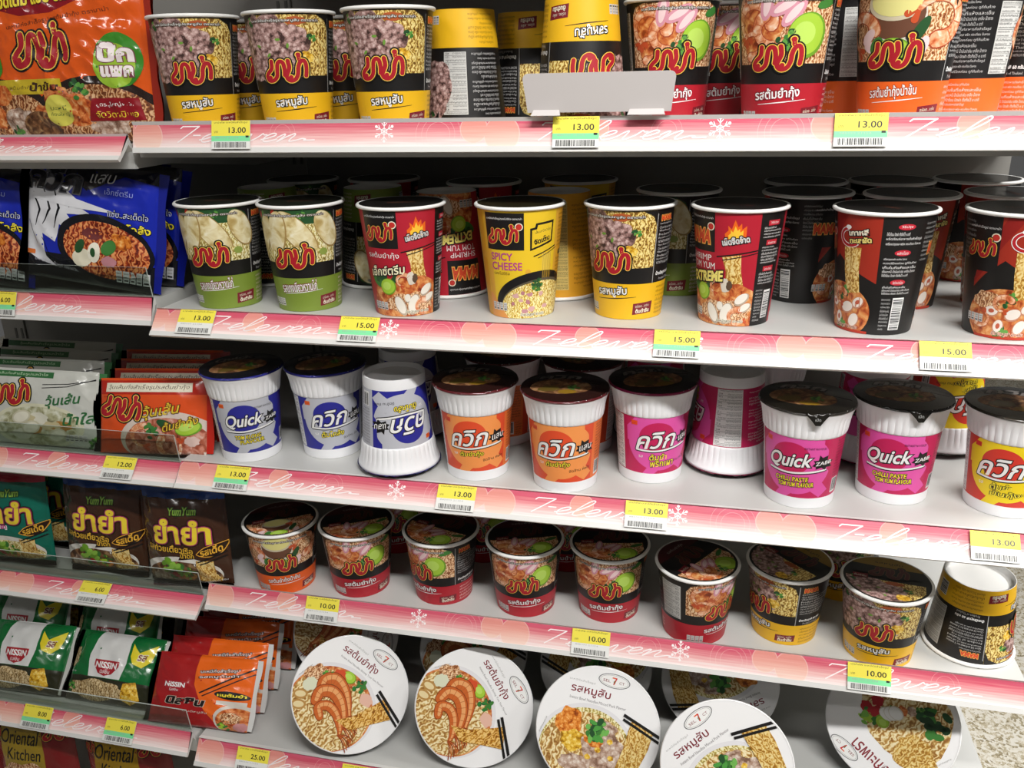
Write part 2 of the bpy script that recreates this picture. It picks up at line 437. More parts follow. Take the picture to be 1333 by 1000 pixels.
def leafy(a, cx, cy, r, lay, seed=0, mats=None, n=9):
    n = n * 2 if r > 7 else n; q = .62 if r > 7 else 1.0; rnd = random.Random(seed); ms = mats or (LEAF, LEAFD, M('#5E9B42'))
    for i in range(n):
        t = rnd.uniform(0, 6.28); d = r * rnd.uniform(.1, .75)
        a.ell(cx + d * math.cos(t), cy + d * math.sin(t), q * r * rnd.uniform(.28, .5), q * r * rnd.uniform(.18, .32), ms[i % len(ms)], lay + i % 3, 10, rnd.uniform(0, 180))
def prawn(a, cx, cy, r, lay, rot=0, mat=None, a0=-30, a1=210, thick=.62):
    p, w = [], []
    for i in range(13):
        t = i / 12; ang = math.radians(rot + a0 + (a1 - a0) * t)
        p.append((cx + r * math.cos(ang), cy + r * math.sin(ang) * .85)); w.append(r * thick * (1.1 - .75 * t))
    a.stroke(p, [x * 1.18 for x in w], M('#A9482A'), lay); a.stroke(p, w, mat or SHRIMP, lay + 1)
    for i in range(2, 12, 2):
        x, y = p[i]; ang = math.radians(rot + a0 + (a1 - a0) * i / 12)
        a.stroke([(x - math.cos(ang) * w[i] * .45, y - math.sin(ang) * w[i] * .45), (x + math.cos(ang) * w[i] * .45, y + math.sin(ang) * w[i] * .45)], r * .05, M('#C66A3C'), lay + 2, cap=False)
    ex, ey = p[-1]
    for d in (-25, 20): 
        g = math.radians(rot + a1 + 80 + d); a.stroke([(ex, ey), (ex + r * .5 * math.cos(g), ey + r * .5 * math.sin(g))], [r * .12, r * .3], M('#C4502A'), lay + 1)
def lime(a, cx, cy, rx, ry, lay, rot=0):
    a.ell(cx, cy, rx, ry, LIMED, lay, 28, rot); a.ell(cx - rx * .05, cy + ry * .04, rx * .9, ry * .9, LIME, lay + 1, 28, rot)
    a.ell(cx - rx * .15, cy + ry * .1, rx * .55, ry * .5, M('#BBDC63'), lay + 2, 20, rot)
def flame(a, cx, cy, s, lay):
    for k, (m, f) in enumerate(((M('#E8661C'), 1.0), (M('#F6C23A'), .68))):
        P = [(-8, -5), (-9, 1), (-6, 4), (-6.5, 8), (-3.5, 5), (-1, 13), (1.5, 7), (4, 10), (4.5, 5), (8, 8), (8, 0), (7, -5)]
        a.poly([(cx + x * s * f, cy + (y * f - (1 - f) * 3) * s) for x, y in P], m, lay + k)

# ---- food pictures for the big and small cups: a region u0..u1, v0..v1
def pic_mince(a, u0, v0, u1, v1, lay):
    a.rect(u0, v0, u1, v1, NOOD, lay); w, h = u1 - u0, v1 - v0
    for i, (x, y, r) in enumerate(((.3, .42, .46), (.08, .34, .42), (.52, .3, .32), (.36, .68, .34), (.1, .68, .32), (.58, .55, .28), (.6, .2, .22))):
        a.blob(u0 + x * w, v0 + y * h, r * w * .62, r * h * 1.0, MINCE, lay + 1 + i % 2, i)
    for i, (x, y) in enumerate(((.42, .6), (.3, .35), (.52, .5), (.5, .28), (.18, .5))):
        a.ell(u0 + x * w, v0 + y * h, 2.6, 1.3, M('#6E9A3C'), lay + 3, 10, 40 * i)
    leafy(a, u0 + .78 * w, v0 + .62 * h, 5.5, lay + 3, 4, n=6)
    a.blob(u0 + .72 * w, v0 + .3 * h, 7, 6, CORN, lay + 3, 9)
    leafy(a, u0 + .1 * w, v0 + .9 * h, 6, lay + 3, 6, n=5)
    a.blob(u0 + .62 * w, v0 + .9 * h, 10, 4, M('#B0562A'), lay + 3, 12)
def pic_shrimp(a, u0, v0, u1, v1, lay):
    a.rect(u0, v0, u1, v1, NOODO, lay); w, h = u1 - u0, v1 - v0
    a.blob(u0 + .28 * w, v0 + .5 * h, .24 * w, .4 * h, SOUP, lay + 1, 3)
    prawn(a, u0 + .22 * w, v0 + .62 * h, .3 * h, lay + 2, 20); prawn(a, u0 + .42 * w, v0 + .5 * h, .26 * h, lay + 4, 150)
    prawn(a, u0 + .2 * w, v0 + .28 * h, .2 * h, lay + 4, -70)
    for i, (x, y, r) in enumerate(((.52, .82, 30), (.6, .72, 50), (.36, .86, 80))):
        a.ell(u0 + x * w, v0 + y * h, .24 * h, .1 * h, ONION, lay + 6, 20, r); a.ell(u0 + x * w, v0 + y * h, .18 * h, .055 * h, ONIONL, lay + 7, 20, r)
    lime(a, u0 + .74 * w, v0 + .4 * h, .3 * h, .33 * h, lay + 6, -20)
    leafy(a, u0 + .56 * w, v0 + .34 * h, .2 * h, lay + 7, 2)
    a.ell(u0 + .9 * w, v0 + .85 * h, .1 * w, .07 * h, LEAF, lay + 6, 14, 20)
def pic_creamy(a, u0, v0, u1, v1, lay):
    a.rect(u0, v0, u1, v1, NOODO, lay); w, h = u1 - u0, v1 - v0; c = u0 + .45 * w
    a.ell(c, v0 + .62 * h, .34 * h * 1.3, .4 * h, M('#D8CFC2'), lay + 1); a.ell(c, v0 + .66 * h, .32 * h * 1.3, .36 * h, M('#6B4432'), lay + 2)
    a.ell(c, v0 + .8 * h, .31 * h * 1.3, .24 * h, M('#CFC3A8'), lay + 3); a.ell(c, v0 + .82 * h, .27 * h * 1.3, .2 * h, M('#E4DC8E'), lay + 4)
    prawn(a, u0 + .84 * w, v0 + .58 * h, .34 * h, lay + 3, -60); prawn(a, u0 + .1 * w, v0 + .4 * h, .28 * h, lay + 3, 40)
    for x, y, r in ((.2, .35, 40), (.24, .2, -10), (.72, .2, 70)):
        a.ell(u0 + x * w, v0 + y * h, .15 * h, .08 * h, ONIONL, lay + 5, 16, r)
    a.ell(u0 + .68 * w, v0 + .42 * h, .22 * h, .08 * h, LEAFD, lay + 6, 16, 60); a.ell(u0 + .3 * w, v0 + .22 * h, .14 * h, .1 * h, LEAF, lay + 6, 16, 60)
    lime(a, u0 + .46 * w, v0 + .16 * h, .26 * h, .17 * h, lay + 6)
def pic_chicken(a, u0, v0, u1, v1, lay):
    a.rect(u0, v0, u1, v1, NOODP, lay); w, h = u1 - u0, v1 - v0
    a.rect(u0, v0 + .74 * h, u1, v1, LEAFD, lay + 1)
    leafy(a, u0 + .1 * w, v0 + .86 * h, 8, lay + 1, 3); leafy(a, u0 + .62 * w, v0 + .9 * h, 8, lay + 1, 8, n=6)
    a.ell(u0 + .06 * w, v0 + .92 * h, 3, 5, RED, lay + 4, 12); a.ell(u0 + .3 * w, v0 + .93 * h, 3, 5, M('#C43A24'), lay + 4, 12)
    for i, (x, y, rx, ry, r) in enumerate(((.08, .48, .09, .46, -22), (.3, .54, .12, .44, -12), (.56, .56, .13, .5, 38), (.9, .62, .12, .36, 24))):
        a.ell(u0 + x * w, v0 + y * h, rx * w + 1, ry * h + 1, M('#A88A50'), lay + 4 + i % 2 * 2, 24, r); a.ell(u0 + x * w - .6, v0 + y * h + .8, rx * w, ry * h, CHICK, lay + 5 + i % 2 * 2, 24, r)
    a.blob(u0 + .5 * w, v0 + .14 * h, .44 * w, .16 * h, NOODP, lay + 8, 5); a.ell(u0 + .84 * w, v0 + .2 * h, 5, 4, M('#8FA04A'), lay + 9, 14)

def cup_art(band, pic, H, name, topline, flavour_dark, band_frac=.33, fill=None):
    """front of the black cups: picture, black belt with logo, coloured band with the flavour"""
    a = Art(); b1 = H * band_frac; b2 = b1 + H * .145
    rmm = 41.5; F = math.pi * rmm
    a.rect(-F, 0, F, H, INK, 0); a.rect(-F, 0, F, b1, band, 1)
    pic(a, -52, b2, 40, H - 3, 1)
    a.poly([(-52, H - 3), (-52, H - 14), (-47, H - 6), (-38, H - 3)], INK, 11); a.poly([(40, H - 3), (26, H - 3), (36, H - 8), (40, H - 18)], INK, 11)
    a.rect(40.5, b1, 41.3, H - 6, GREY, 2)
    a.text(topline, -6, H - 8.5, 66, 3.4, WHITE, 12, [(.5, M('#5A4A3A'))], res=1)
    s = H / 115
    a.paste(LOGO, -9, b2 + 5 * s, .86 * s ** .5, 3, 12)
    title(a, name, -7, b1 - 9 * s, 36 if len(name) < 9 else 44, 11.5 * s, 3, fill=fill, dark=flavour_dark, d=.85)
    a.stroke([(-26, b1 - 17.5 * s), (0, b1 - 15.5 * s), (22, b1 - 13.5 * s)], [.4, 1.0, .3], INK if band is YEL else WHITE, 3)
    a.convex([(18, 5 * s), (42, 7 * s), (43, 19 * s), (19, 17 * s)], MAROON, 2)
    a.text('อร่อย...แซ่บ', 30, 14.8 * s, 17, 3.2, CREAM, 3, rot=4, res=1); a.text('ต้นตำรับ', 30.5, 9.6 * s, 17, 4.4, CREAM, 3, rot=4, bold=.2, res=2)
    gda(a, -50, 6 * s, 2, .95, 4)
    # right and back panels
    a.text('MAMA', 54, H - 11, 16, 5, M('#D84A28'), 2, [(.5, M('#F0B050'))], bold=.3)
    a.lines(44, b2 + 2, 78, H - 15, int(11 * s + 1), PALE, 2, 1, src=EN_TXT)
    a.text('น้ำหนักสุทธิ 60 กรัม', 60, b1 + 9 * s, 30, 5 * s, WHITE, 2, bold=.15)
    a.text('Product of Thailand', 62, b1 + 3.5 * s, 24, 2.6, PALE, 2, res=1)
    tb = M('#8A5A10') if band is YEL else M('#F2D8D0')
    a.lines(48, 3, 84, b1 - 3, int(7 * s), tb, 2, 2)
    nutrition(a, 86, b1 + 4, 116, H - 8, 2, M('#B9B8B4'))
    a.barcode(92, 6, 106, b1 - 6, 2, 3, vertical=True)
    a.lines(-124, 3, -88, b1 - 3, int(7 * s), tb, 2, 4)
    a.lines(-124, b1 + 4, -90, H - 8, int(14 * s), PALE, 2, 3); nutrition(a, -84, b1 + 4, -58, H - 10, 2, M('#C9C8C4'), seed=2)
    return a

def half_extreme(a, u0, thai):
    R = M('#B01E30')
    a.rect(u0 - 63, 0, u0 + 36, 115, R, 1); a.rect(u0 + 36, 0, u0 + 67, 115, INK, 1)
    a.rect(u0 - 46, 74, u0 - 6, 113, INK, 2)
    a.text('บะหมี่กึ่งสำเร็จรูปรสต้มยำกุ้ง ตรามาม่า', u0 - 26, 107, 36, 3, WHITE, 3, res=1)
    if thai: a.paste(LOGO, u0 - 28, 89, .64, 2, 3)
    else: a.text('MAMA', u0 - 27, 89, 32, 13, M('#D6482A'), 3, [(1, M('#F0B050'))], bold=.6, shear=.15)
    a.ell(u0 - 10.5, 99, 4.0, 4.0, CREAM, 4); a.ell(u0 - 10.5, 99, 3.0, 3.0, M('#C03028'), 5)
    if thai:
        a.text('รสต้มยำกุ้ง', u0 - 26, 66, 40, 8, WHITE, 3); a.text('เอ็กซ์ตรีม', u0 - 22, 51, 42, 10.5, M('#F6EEC8'), 12, [(.9, INK)], rot=6, bold=.2, shear=.15)
    else:
        a.text('SHRIMP', u0 - 26, 68, 32, 6, WHITE, 3); a.text('TOM YUM', u0 - 24, 60, 36, 6.5, WHITE, 3); a.text('EXTREME', u0 - 18, 49, 42, 9.5, M('#F3E27A'), 12, [(1.0, INK)], rot=6, bold=.5, shear=.15)
    flame(a, u0 + 14, 92, 1.15, 2); a.text('เผ็ดจี๊ดจ๊าด', u0 + 14, 87, 25, 6.5, PALE, 5, [(.9, INK)], rot=10, bold=.3)
    a.stroke([(u0 - 4, 70), (u0 + 36, 77)], 1.3, INK, 3, cap=False); a.stroke([(u0 + 2, 67), (u0 + 36, 74.5)], 1.0, INK, 3, cap=False)
    a.poly([(u0 + 2, 70), (u0 + 20, 73), (u0 + 21, 56), (u0 + 25, 38), (u0 + 6, 38), (u0 + 6, 56)], NOODL, 2)
    a.poly([(u0 - 46, 0), (u0 + 36, 0), (u0 + 36, 36), (u0 + 20, 44), (u0 - 20, 42), (u0 - 40, 32), (u0 - 46, 16)], SOUP, 3)
    a.blob(u0 + 4, 14, 30, 12, NOODO, 4, 4)
    lime(a, u0 - 22, 33, 10, 9, 6, 15); a.ell(u0 - 36, 38, 9, 5, LEAF, 5, 16, -35); a.ell(u0 - 30, 42, 9, 4, LEAFD, 5, 16, 20); a.ell(u0 - 12, 42, 9, 3.5, LEAFD, 5, 16, 40)
    prawn(a, u0 - 3, 40, 7.5, 6, 30); a.blob(u0 + 6, 42, 5, 7, M('#D9CFC0'), 8, 3); a.blob(u0 + 10, 42, 3, 5, M('#5A4636'), 9, 6)
    for i, (x, y, rx, ry, r) in enumerate(((-8, 12, 6, 12, 25), (8, 13, 7, 12, -20), (24, 28, 9, 5, 35), (28, 19, 8, 4, 30), (1, 20, 4, 5, 0))):
        a.ell(u0 + x, y, rx, ry, M('#B9A794'), 7, 18, r); a.ell(u0 + x - .6, y + .8, rx * .85, ry * .85, M('#EDE6DA'), 8, 18, r)
    prawn(a, u0 + 20, 10, 9, 7, 100)
    gda(a, u0 - 46, 7, 9, .95); a.text('น้ำหนักสุทธิ 60 กรัม', u0 + 12, 5, 30, 4, INK, 9, [(.4, CREAM)], res=1)
    # black panel with directions
    for k, y in ((0, 103), (1, 84), (2, 58)):
        a.rect(u0 + 44, y - 2.4, u0 + 58, y + 2.6, M('#C02838'), 3); a.text(['วิธีปรุง', 'ส่วนประกอบ', 'จัดจำหน่ายโดย'][k], u0 + 51, y, 10, 3, WHITE, 4, res=1)
    a.lines(u0 + 40, 88, u0 + 63, 100, 4, WHITE, 3, 1); a.lines(u0 + 40, 63, u0 + 63, 81, 6, WHITE, 3, 3); a.lines(u0 + 40, 42, u0 + 63, 55, 4, WHITE, 3, 5)
    a.barcode(u0 + 50, 7, u0 + 61, 36, 3, 2, vertical=True); a.lines(u0 + 39, 4, u0 + 48, 38, 10, PALE, 3, 2)
def art_extreme():
    a = Art(); F = math.pi * 41.5; a.rect(-F, 0, F, 115, INK, 0); half_extreme(a, 0, True); half_extreme(a, F, False)
    b = Art()
    for p, m, l in a.it:
        if min(x for x, y in p) < F: b.it.append((p, m, l))
        if max(x for x, y in p) > F: b.it.append(([(x - 2 * F, y) for x, y in p], m, l))
    return b
def half_cheese(a, u0):
    Y = M('#E9C32A')
    a.rect(u0 - 40, 73, u0 + 2, 111, INK, 2); a.text('บะหมี่กึ่งสำเร็จรูปรสสไปซี่ชีส ตรามาม่า', u0 - 19, 105, 38, 3, WHITE, 3, res=1)
    a.paste(LOGO, u0 - 21, 87, .64, 2, 3); a.ell(u0 - 3, 97, 4.0, 4.0, CREAM, 4); a.ell(u0 - 3, 97, 3.0, 3.2, M('#C03028'), 5)
    P = M('#B4328A')
    a.text('SPICY', u0 - 23, 66, 25, 7.5, P, 3, bold=.2); a.text('CHEESE', u0 - 18, 56, 35, 8, P, 3, bold=.2); a.text('รสสไปซี่ชีส', u0 - 24, 48.5, 20, 3.4, M('#7A5A1A'), 3)
    a.poly([(u0 + 8, 72), (u0 + 34, 80), (u0 + 35, 102), (u0 + 14, 100), (u0 + 13, 96), (u0 + 8, 95)], INK, 2); a.poly([(u0 + 10, 74.5), (u0 + 32, 81.5), (u0 + 33, 99.5), (u0 + 16, 98), (u0 + 15, 94), (u0 + 10, 93)], Y, 3)
    a.text('เส้นเหนียวนุ่ม', u0 + 22, 92, 18, 4, M('#55532E'), 4, rot=10, res=1); a.text('จัดเต็ม', u0 + 21, 83, 18, 5.5, INK, 4, rot=14, bold=.3)
    a.stroke([(u0 + 12, 66), (u0 + 40, 75)], 1.2, INK, 3, cap=False); a.stroke([(u0 + 17, 64), (u0 + 42, 73)], .8, INK, 3, cap=False)
    a.rect(u0 + 22, 34, u0 + 34, 69, M('#E8CB52'), 2)
    for x in range(23, 34, 2): a.rect(u0 + x, 34, u0 + x + .6, 69, M('#C59A28'), 3)
    a.ell(u0 + 16, 18, 50, 32, INK, 2, 40, 8); a.ell(u0 + 18, 16, 45, 26, M('#5A5140'), 3, 40, 8); a.ell(u0 + 18, 15, 44, 24.5, food('noodle_cheese', 'noodle', ['#A87A1C', '#DDBB48', '#EFDA80', '#F8EFC0'], 2.4), 4, 40, 6)
    leafy(a, u0 + 16, 36, 9, 5, 5, (LEAF, M('#4B7A2E'), LEAFD), 14)
    for x, y, r in ((-8, 25, 4), (0, 28, 3.5), (-2, 20, 3), (8, 26, 3.5), (-12, 16, 3.5), (22, 26, 4), (6, 18, 4), (10, 10, 4.5), (28, 12, 4), (2, 8, 3.6)):
        a.blob(u0 + x, y, r * (.7 + .5 * (x % 3) / 2), r * .62, (M('#B87A82'), M('#D8A8A4'), M('#C48A92'))[x % 3], 6, x * 1.7, 12, .3)
    a.poly([(u0 - 44, 0), (u0 - 18, 0), (u0 - 40, 26), (u0 - 44, 26)], M('#E39A50'), 6)
    gda(a, u0 - 40, 8, 9, .95, 4, PALE); a.text('น้ำหนักสุทธิ 63 กรัม', u0 + 12, 4, 30, 4, INK, 9, [(.5, CREAM)], res=1)
    for k, y in ((0, 66), (1, 34), (2, 10)):
        a.rect(u0 + 49, y - 2.4, u0 + 68, y + 2.6, M('#3A2A1A'), 3); a.text(['วิธีปรุง', 'ส่วนประกอบ', 'คำเตือน'][k], u0 + 58.5, y, 14, 3, LEMON, 4, res=1)
    T = M('#7A4A10'); a.lines(u0 + 44, 38, u0 + 76, 62, 6, T, 3, 1); a.lines(u0 + 44, 14, u0 + 76, 30, 4, T, 3, 4); a.lines(u0 + 44, 72, u0 + 76, 108, 9, T, 3, 2)
def art_cheese():
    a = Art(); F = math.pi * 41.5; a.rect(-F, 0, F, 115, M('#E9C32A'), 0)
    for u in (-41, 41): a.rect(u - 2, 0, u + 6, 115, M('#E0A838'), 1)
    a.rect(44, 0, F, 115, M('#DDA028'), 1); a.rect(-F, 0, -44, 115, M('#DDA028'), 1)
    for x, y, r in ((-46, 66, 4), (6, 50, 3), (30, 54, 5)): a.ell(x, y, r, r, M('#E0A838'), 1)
    half_cheese(a, 0); a.lines(-124, 10, -92, 105, 20, M('#7A4A10'), 3, 3); nutrition(a, -86, 8, -58, 105, 3, M('#D8C070')); a.lines(92, 10, 124, 105, 20, M('#7A4A10'), 3, 5)
    return a
def half_black(a, u0, thai):
    a.poly([(u0 - 22, 113), (u0 + 34, 113), (u0 + 34, 50), (u0 + 10, 62), (u0 - 8, 74), (u0 - 24, 60), (u0 - 36, 46), (u0 - 36, 52)], M('#9E2C1C'), 1)
    a.poly([(u0 - 10, 113), (u0 + 4, 113), (u0 - 26, 62), (u0 - 36, 50), (u0 - 36, 54)], M('#8A1C18'), 2)
    a.rect(u0 - 46, 62, u0 - 14, 113, INK, 3)
    a.text('บะหมี่กึ่งสำเร็จรูป ตรามาม่า', u0 - 30, 102, 30, 3, WHITE, 4, res=1)
    if thai: a.paste(LOGO, u0 - 32, 82, .56, 2, 4)
    else: a.text('MAMA', u0 - 32, 82, 26, 10, M('#D6482A'), 4, [(.8, M('#F0B050'))], bold=.5)
    a.ell(u0 - 18, 94, 4, 4, CREAM, 4); a.ell(u0 - 18, 94, 3, 3, M('#C03028'), 5)
    a.ring(u0 + 6, 92, 10, 8, 4.0, WHITE, 4, 20, 100, 320); a.ring(u0 + 6, 92, 10, 8, 2.6, RED, 5, 20, 105, 315); a.ell(u0 + 4, 101, 3, 2, WHITE, 5)
    a.text('เกาหลี', u0 + 14, 97, 18, 5, CREAM, 6, [(.8, INK)], rot=8, bold=.3); a.text('ทะเลผัด', u0 + 16, 90, 20, 5, M('#E5D27A'), 6, [(.8, INK)], rot=8, bold=.3)
    a.ell(u0 - 4, 22, 38, 31, INK, 2, 40); a.ell(u0 - 4, 20, 35, 28, SOUP, 3, 36)
    a.poly([(u0 + 0, 82), (u0 + 18, 83), (u0 + 17, 60), (u0 + 19, 40), (u0 + 4, 38), (u0 + 1, 60)], NOODL, 4)
    a.blob(u0 - 20, 36, 13, 8, NOODO, 4, 2); leafy(a, u0 + 0, 38, 9, 4, 3, n=7)
    for i, (x, y, r) in enumerate(((-14, 26, 7), (6, 24, 8), (18, 30, 7), (14, 12, 8), (-6, 12, 7))):
        a.ell(u0 + x, y, r, r * .75, M('#C88A6C'), 6, 18, 20 * i); a.ell(u0 + x, y + .6, r * .86, r * .62, M('#F0E4DA'), 7, 18, 20 * i)
        if i % 2 == 0: a.ell(u0 + x, y + .6, r * .4, r * .28, M('#C05A40'), 8, 12, 20 * i)
    prawn(a, u0 - 4, 34, 8, 7, 60); prawn(a, u0 - 24, 18, 8, 7, 200)
    leafy(a, u0 - 2, 6, 9, 5, 7, n=10)
    gda(a, u0 - 40, 14, 9, .85); a.text('น้ำหนักสุทธิ 60 กรัม', u0 + 4, 5, 30, 4, INK, 9, [(.5, M('#E9B8A4'))], res=1); a.rect(u0 - 30, 0, u0 + 30, 2.5, M('#B8341E'), 4)
    for k, y in ((0, 104), (1, 80), (2, 52)):
        a.ell(u0 + 54, y, 7.5, 2.8, M('#C02838'), 3, 20); a.text(['วิธีปรุง', 'ผลิตโดย', 'จัดจำหน่ายโดย'][k], u0 + 54, y, 10, 3, WHITE, 4, res=1)
    a.lines(u0 + 38, 86, u0 + 70, 100, 3, WHITE, 3, 1); a.lines(u0 + 38, 57, u0 + 70, 76, 5, WHITE, 3, 3); a.lines(u0 + 40, 40, u0 + 68, 49, 3, WHITE, 3, 5)
    a.barcode(u0 + 52, 5, u0 + 64, 37, 3, 2, vertical=True); a.lines(u0 + 41, 4, u0 + 50, 37, 9, PALE, 3, 2)
    a.lines(u0 + 74, 70, u0 + 92, 108, 9, GREY, 3, 2)
def art_black():
    a = Art(); F = math.pi * 41.5; a.rect(-F, 0, F, 115, M('#191716'), 0); half_black(a, 0, True)
    nutrition(a, -84, 12, -58, 74, 3, M('#B9B8B4'))
    b = Art(); half_black(b, F, False)
    for p, m, l in b.it:
        c = sum(x for x, y in p) / len(p)
        if c > 80 and min(x for x, y in p) < F: a.it.append((p, m, l))
        if max(x for x, y in p) > F: a.it.append(([(x - 2 * F, y) for x, y in p], m, l))
    return a

# ---- foam cups with the ribbed collar
def art_foam(dark, light, thai, names, corner, edge):
    a = Art(); F = math.pi * 39.5; D, Lt = M(dark), M(light)
    a.rect(-F, 12, F, 79, D, 0)
    a.ell(-3, 50, 38, 34, Lt, 1, 44); a.rect(-44, 50, 24, 79, Lt, 1)
    a.convex([(-24, 12), (-10, 12), (6, 26), (-8, 34)], Lt, 1); a.poly([(-10, 34), (10, 24), (26, 13), (36, 21), (22, 36), (4, 46)], Lt, 1)
    a.ell(-8, 56, 20, 18, D, 2, 40); a.poly([(-44, 79), (-44, 66), (-38, 72), (-33, 79)], D, 2)
    a.poly([(24, 79), (36, 79), (36, 40), (31, 46), (30, 66)], D, 2)
    a.rect(-44, 12, -43, 79, D, 3)
    if thai: a.text('ควิก', -8, 53, 42, 19, WHITE, 4, [(1.0, INK)], rot=4, bold=.45, shear=.34, res=4)
    else: a.text('Quick', -9, 53, 44, 17, WHITE, 4, [(1.0, INK)], rot=4, bold=.45, shear=.3, res=4)
    a.poly([(14, 50), (17, 53), (15, 56), (20, 56), (21, 62), (24, 59), (30, 61), (30, 56), (37, 55), (33, 52), (36, 48), (30, 48), (28, 45), (24, 48), (18, 46), (18, 49)], INK, 6)
    a.text('แสบ' if thai else 'ZABB', 26, 53, 15 if thai else 17, 6 if thai else 4, WHITE, 7, rot=8, bold=.1, shear=.2)
    a.stroke(catmull([(-31, 40.5), (-10, 39.5), (12, 42), (30, 44.5)]), [3.2] * 15 + [2.6], INK, 4); a.stroke(catmull([(-31, 41), (-10, 40), (12, 42.5), (30, 45)]), [2.0] * 15 + [1.2], WHITE, 5)
    y = 33
    for i, nme in enumerate(names):
        a.text(nme, -6 + i * 5, y - i * (8 if thai else 6), (28 if len(nme) > 6 else 20) if thai else 23 + len(nme) * 1.0, 7.5 if thai else 4.8, LEMON, 4, [(.55, INK)], rot=3, bold=.1, shear=.1); 
    if thai: a.text('รส', -26, 33, 5, 3, WHITE, 4, res=1); a.text('จัดจ้าน ถึงใจ', 20, 27, 26, 3.6, INK, 4, rot=5, res=1)
    else: a.text('INSTANT NOODLES', 16, 69, 22, 2.6, INK, 4, res=1)
    C = M(corner); a.rect(-37, 70, -30, 75, C, 4); a.text('มาม่า', -33.5, 72.5, 5, 2.4, RED, 5, res=1)
    # right panel and back
    E2 = M(edge); T = INK if edge != '#2B2C92' else WHITE
    a.rect(36, 12, 66, 79, E2, 2); a.lines(41, 34, 62, 77, 13, M('#55555C') if edge == '#BFC0C8' else M('#5A2A14'), 3, 1); a.barcode(42, 15, 53, 32, 3, 3, vertical=False); a.lines(55, 14, 64, 32, 6, M('#5A2A14'), 3, 3)
    nutrition(a, 76, 13, 104, 78, 2, WHITE); nutrition(a, -78, 13, -48, 78, 2, WHITE, seed=3)
    a.rect(104, 12, 110, 79, D, 2); a.lines(-118, 15, -86, 76, 18, WHITE, 2, 4)
    return a
# ------------------------------------------------------------------ shelves
IRON = M('#C9C8C4', .45); DECK = M('#C4C4C1', .38); LIPW = M('#DAD9D6', .35); SLOT = M('#5A5956', .5); PANEL = M('#8C8A85', .55)
def strip_mat(name='print_pink_strip', mix=None, k=0.0):
    m = bpy.data.materials.new(name); m.use_nodes = True; nt = m.node_tree; N = nt.nodes; L = nt.links; b = N['Principled BSDF']
    uv = N.new('ShaderNodeUVMap'); uv.uv_map = 'UVMap'; sp = N.new('ShaderNodeSeparateXYZ'); L.new(uv.outputs[0], sp.inputs[0])
    mp = N.new('ShaderNodeMapping'); mp.inputs['Scale'].default_value = (.06, 2.2, 1); L.new(uv.outputs[0], mp.inputs[0])
    nz = N.new('ShaderNodeTexNoise'); nz.inputs['Scale'].default_value = 2.5; nz.inputs['Detail'].default_value = 2; L.new(mp.outputs[0], nz.inputs['Vector'])
    a = N.new('ShaderNodeMath'); a.operation = 'MULTIPLY_ADD'; a.inputs[1].default_value = .36; a.inputs[2].default_value = -.03; L.new(sp.outputs[1], a.inputs[0])
    c = N.new('ShaderNodeMath'); c.operation = 'MULTIPLY_ADD'; c.inputs[1].default_value = .5; L.new(nz.outputs['Fac'], c.inputs[0]); 
    d = N.new('ShaderNodeMath'); d.operation = 'ADD'; d.inputs[1].default_value = -.27; L.new(a.outputs[0], c.inputs[2]); L.new(c.outputs[0], d.inputs[0])
    r = N.new('ShaderNodeValToRGB'); e = r.color_ramp.elements
    for p, col in ((.0, '#F4E2DF'), (.25, '#EEBDBA'), (.5, '#E08A90'), (.75, '#CE5066'), (1, '#D4607A')):
        q = e.new(p) if p not in (0.0, 1) else e[0 if p == 0 else -1]; q.color = lin(col)
    L.new(d.outputs[0], r.inputs[0]); L.new(r.outputs[0], b.inputs['Base Color'])
    if mix:
        mc = N.new('ShaderNodeMix'); mc.data_type = 'RGBA'; mc.inputs[0].default_value = k; L.new(r.outputs[0], mc.inputs[6]); mc.inputs[7].default_value = lin(mix); L.new(mc.outputs[2], b.inputs['Base Color'])
    b.inputs['Roughness'].default_value = .5; b.inputs['Coat Weight'].default_value = .08; b.inputs['Coat Roughness'].default_value = .3; b.inputs['Specular IOR Level'].default_value = .3
    return m
STRIP = strip_mat()
def thin_mat(name, col, a):
    m = bpy.data.materials.new(name); m.use_nodes = True; nt = m.node_tree; N = nt.nodes; L = nt.links; N.remove(N['Principled BSDF'])
    t = N.new('ShaderNodeBsdfTransparent'); t.inputs[0].default_value = lin(col); d = N.new('ShaderNodeBsdfGlossy'); d.inputs['Roughness'].default_value = .06
    f = N.new('ShaderNodeLayerWeight'); f.inputs[0].default_value = .5; q = N.new('ShaderNodeMath'); q.operation = 'POWER'; q.inputs[1].default_value = 4
    k = N.new('ShaderNodeMath'); k.operation = 'MULTIPLY_ADD'; k.inputs[1].default_value = a * .5; k.inputs[2].default_value = .05 * a
    L.new(f.outputs['Facing'], q.inputs[0]); L.new(q.outputs[0], k.inputs[0]); mx = N.new('ShaderNodeMixShader'); L.new(k.outputs[0], mx.inputs[0]); L.new(t.outputs[0], mx.inputs[1]); L.new(d.outputs[0], mx.inputs[2])
    L.new(mx.outputs[0], N['Material Output'].inputs[0]); return m
ACRYL = thin_mat('clear_acrylic', '#DDE3DE', 1.0)
ACEDGE = M('#B9C2BC', .2)
SN = M('#FBEFEF', .4); DISC = strip_mat('print_pale_disc', '#F3C0A0', .42); DISCL = strip_mat('print_disc_edge', '#F8DCCB', .5); RINGM = strip_mat('print_fine_ring', '#F6D8D0', .35)
SCRIPT = make_script(SN)
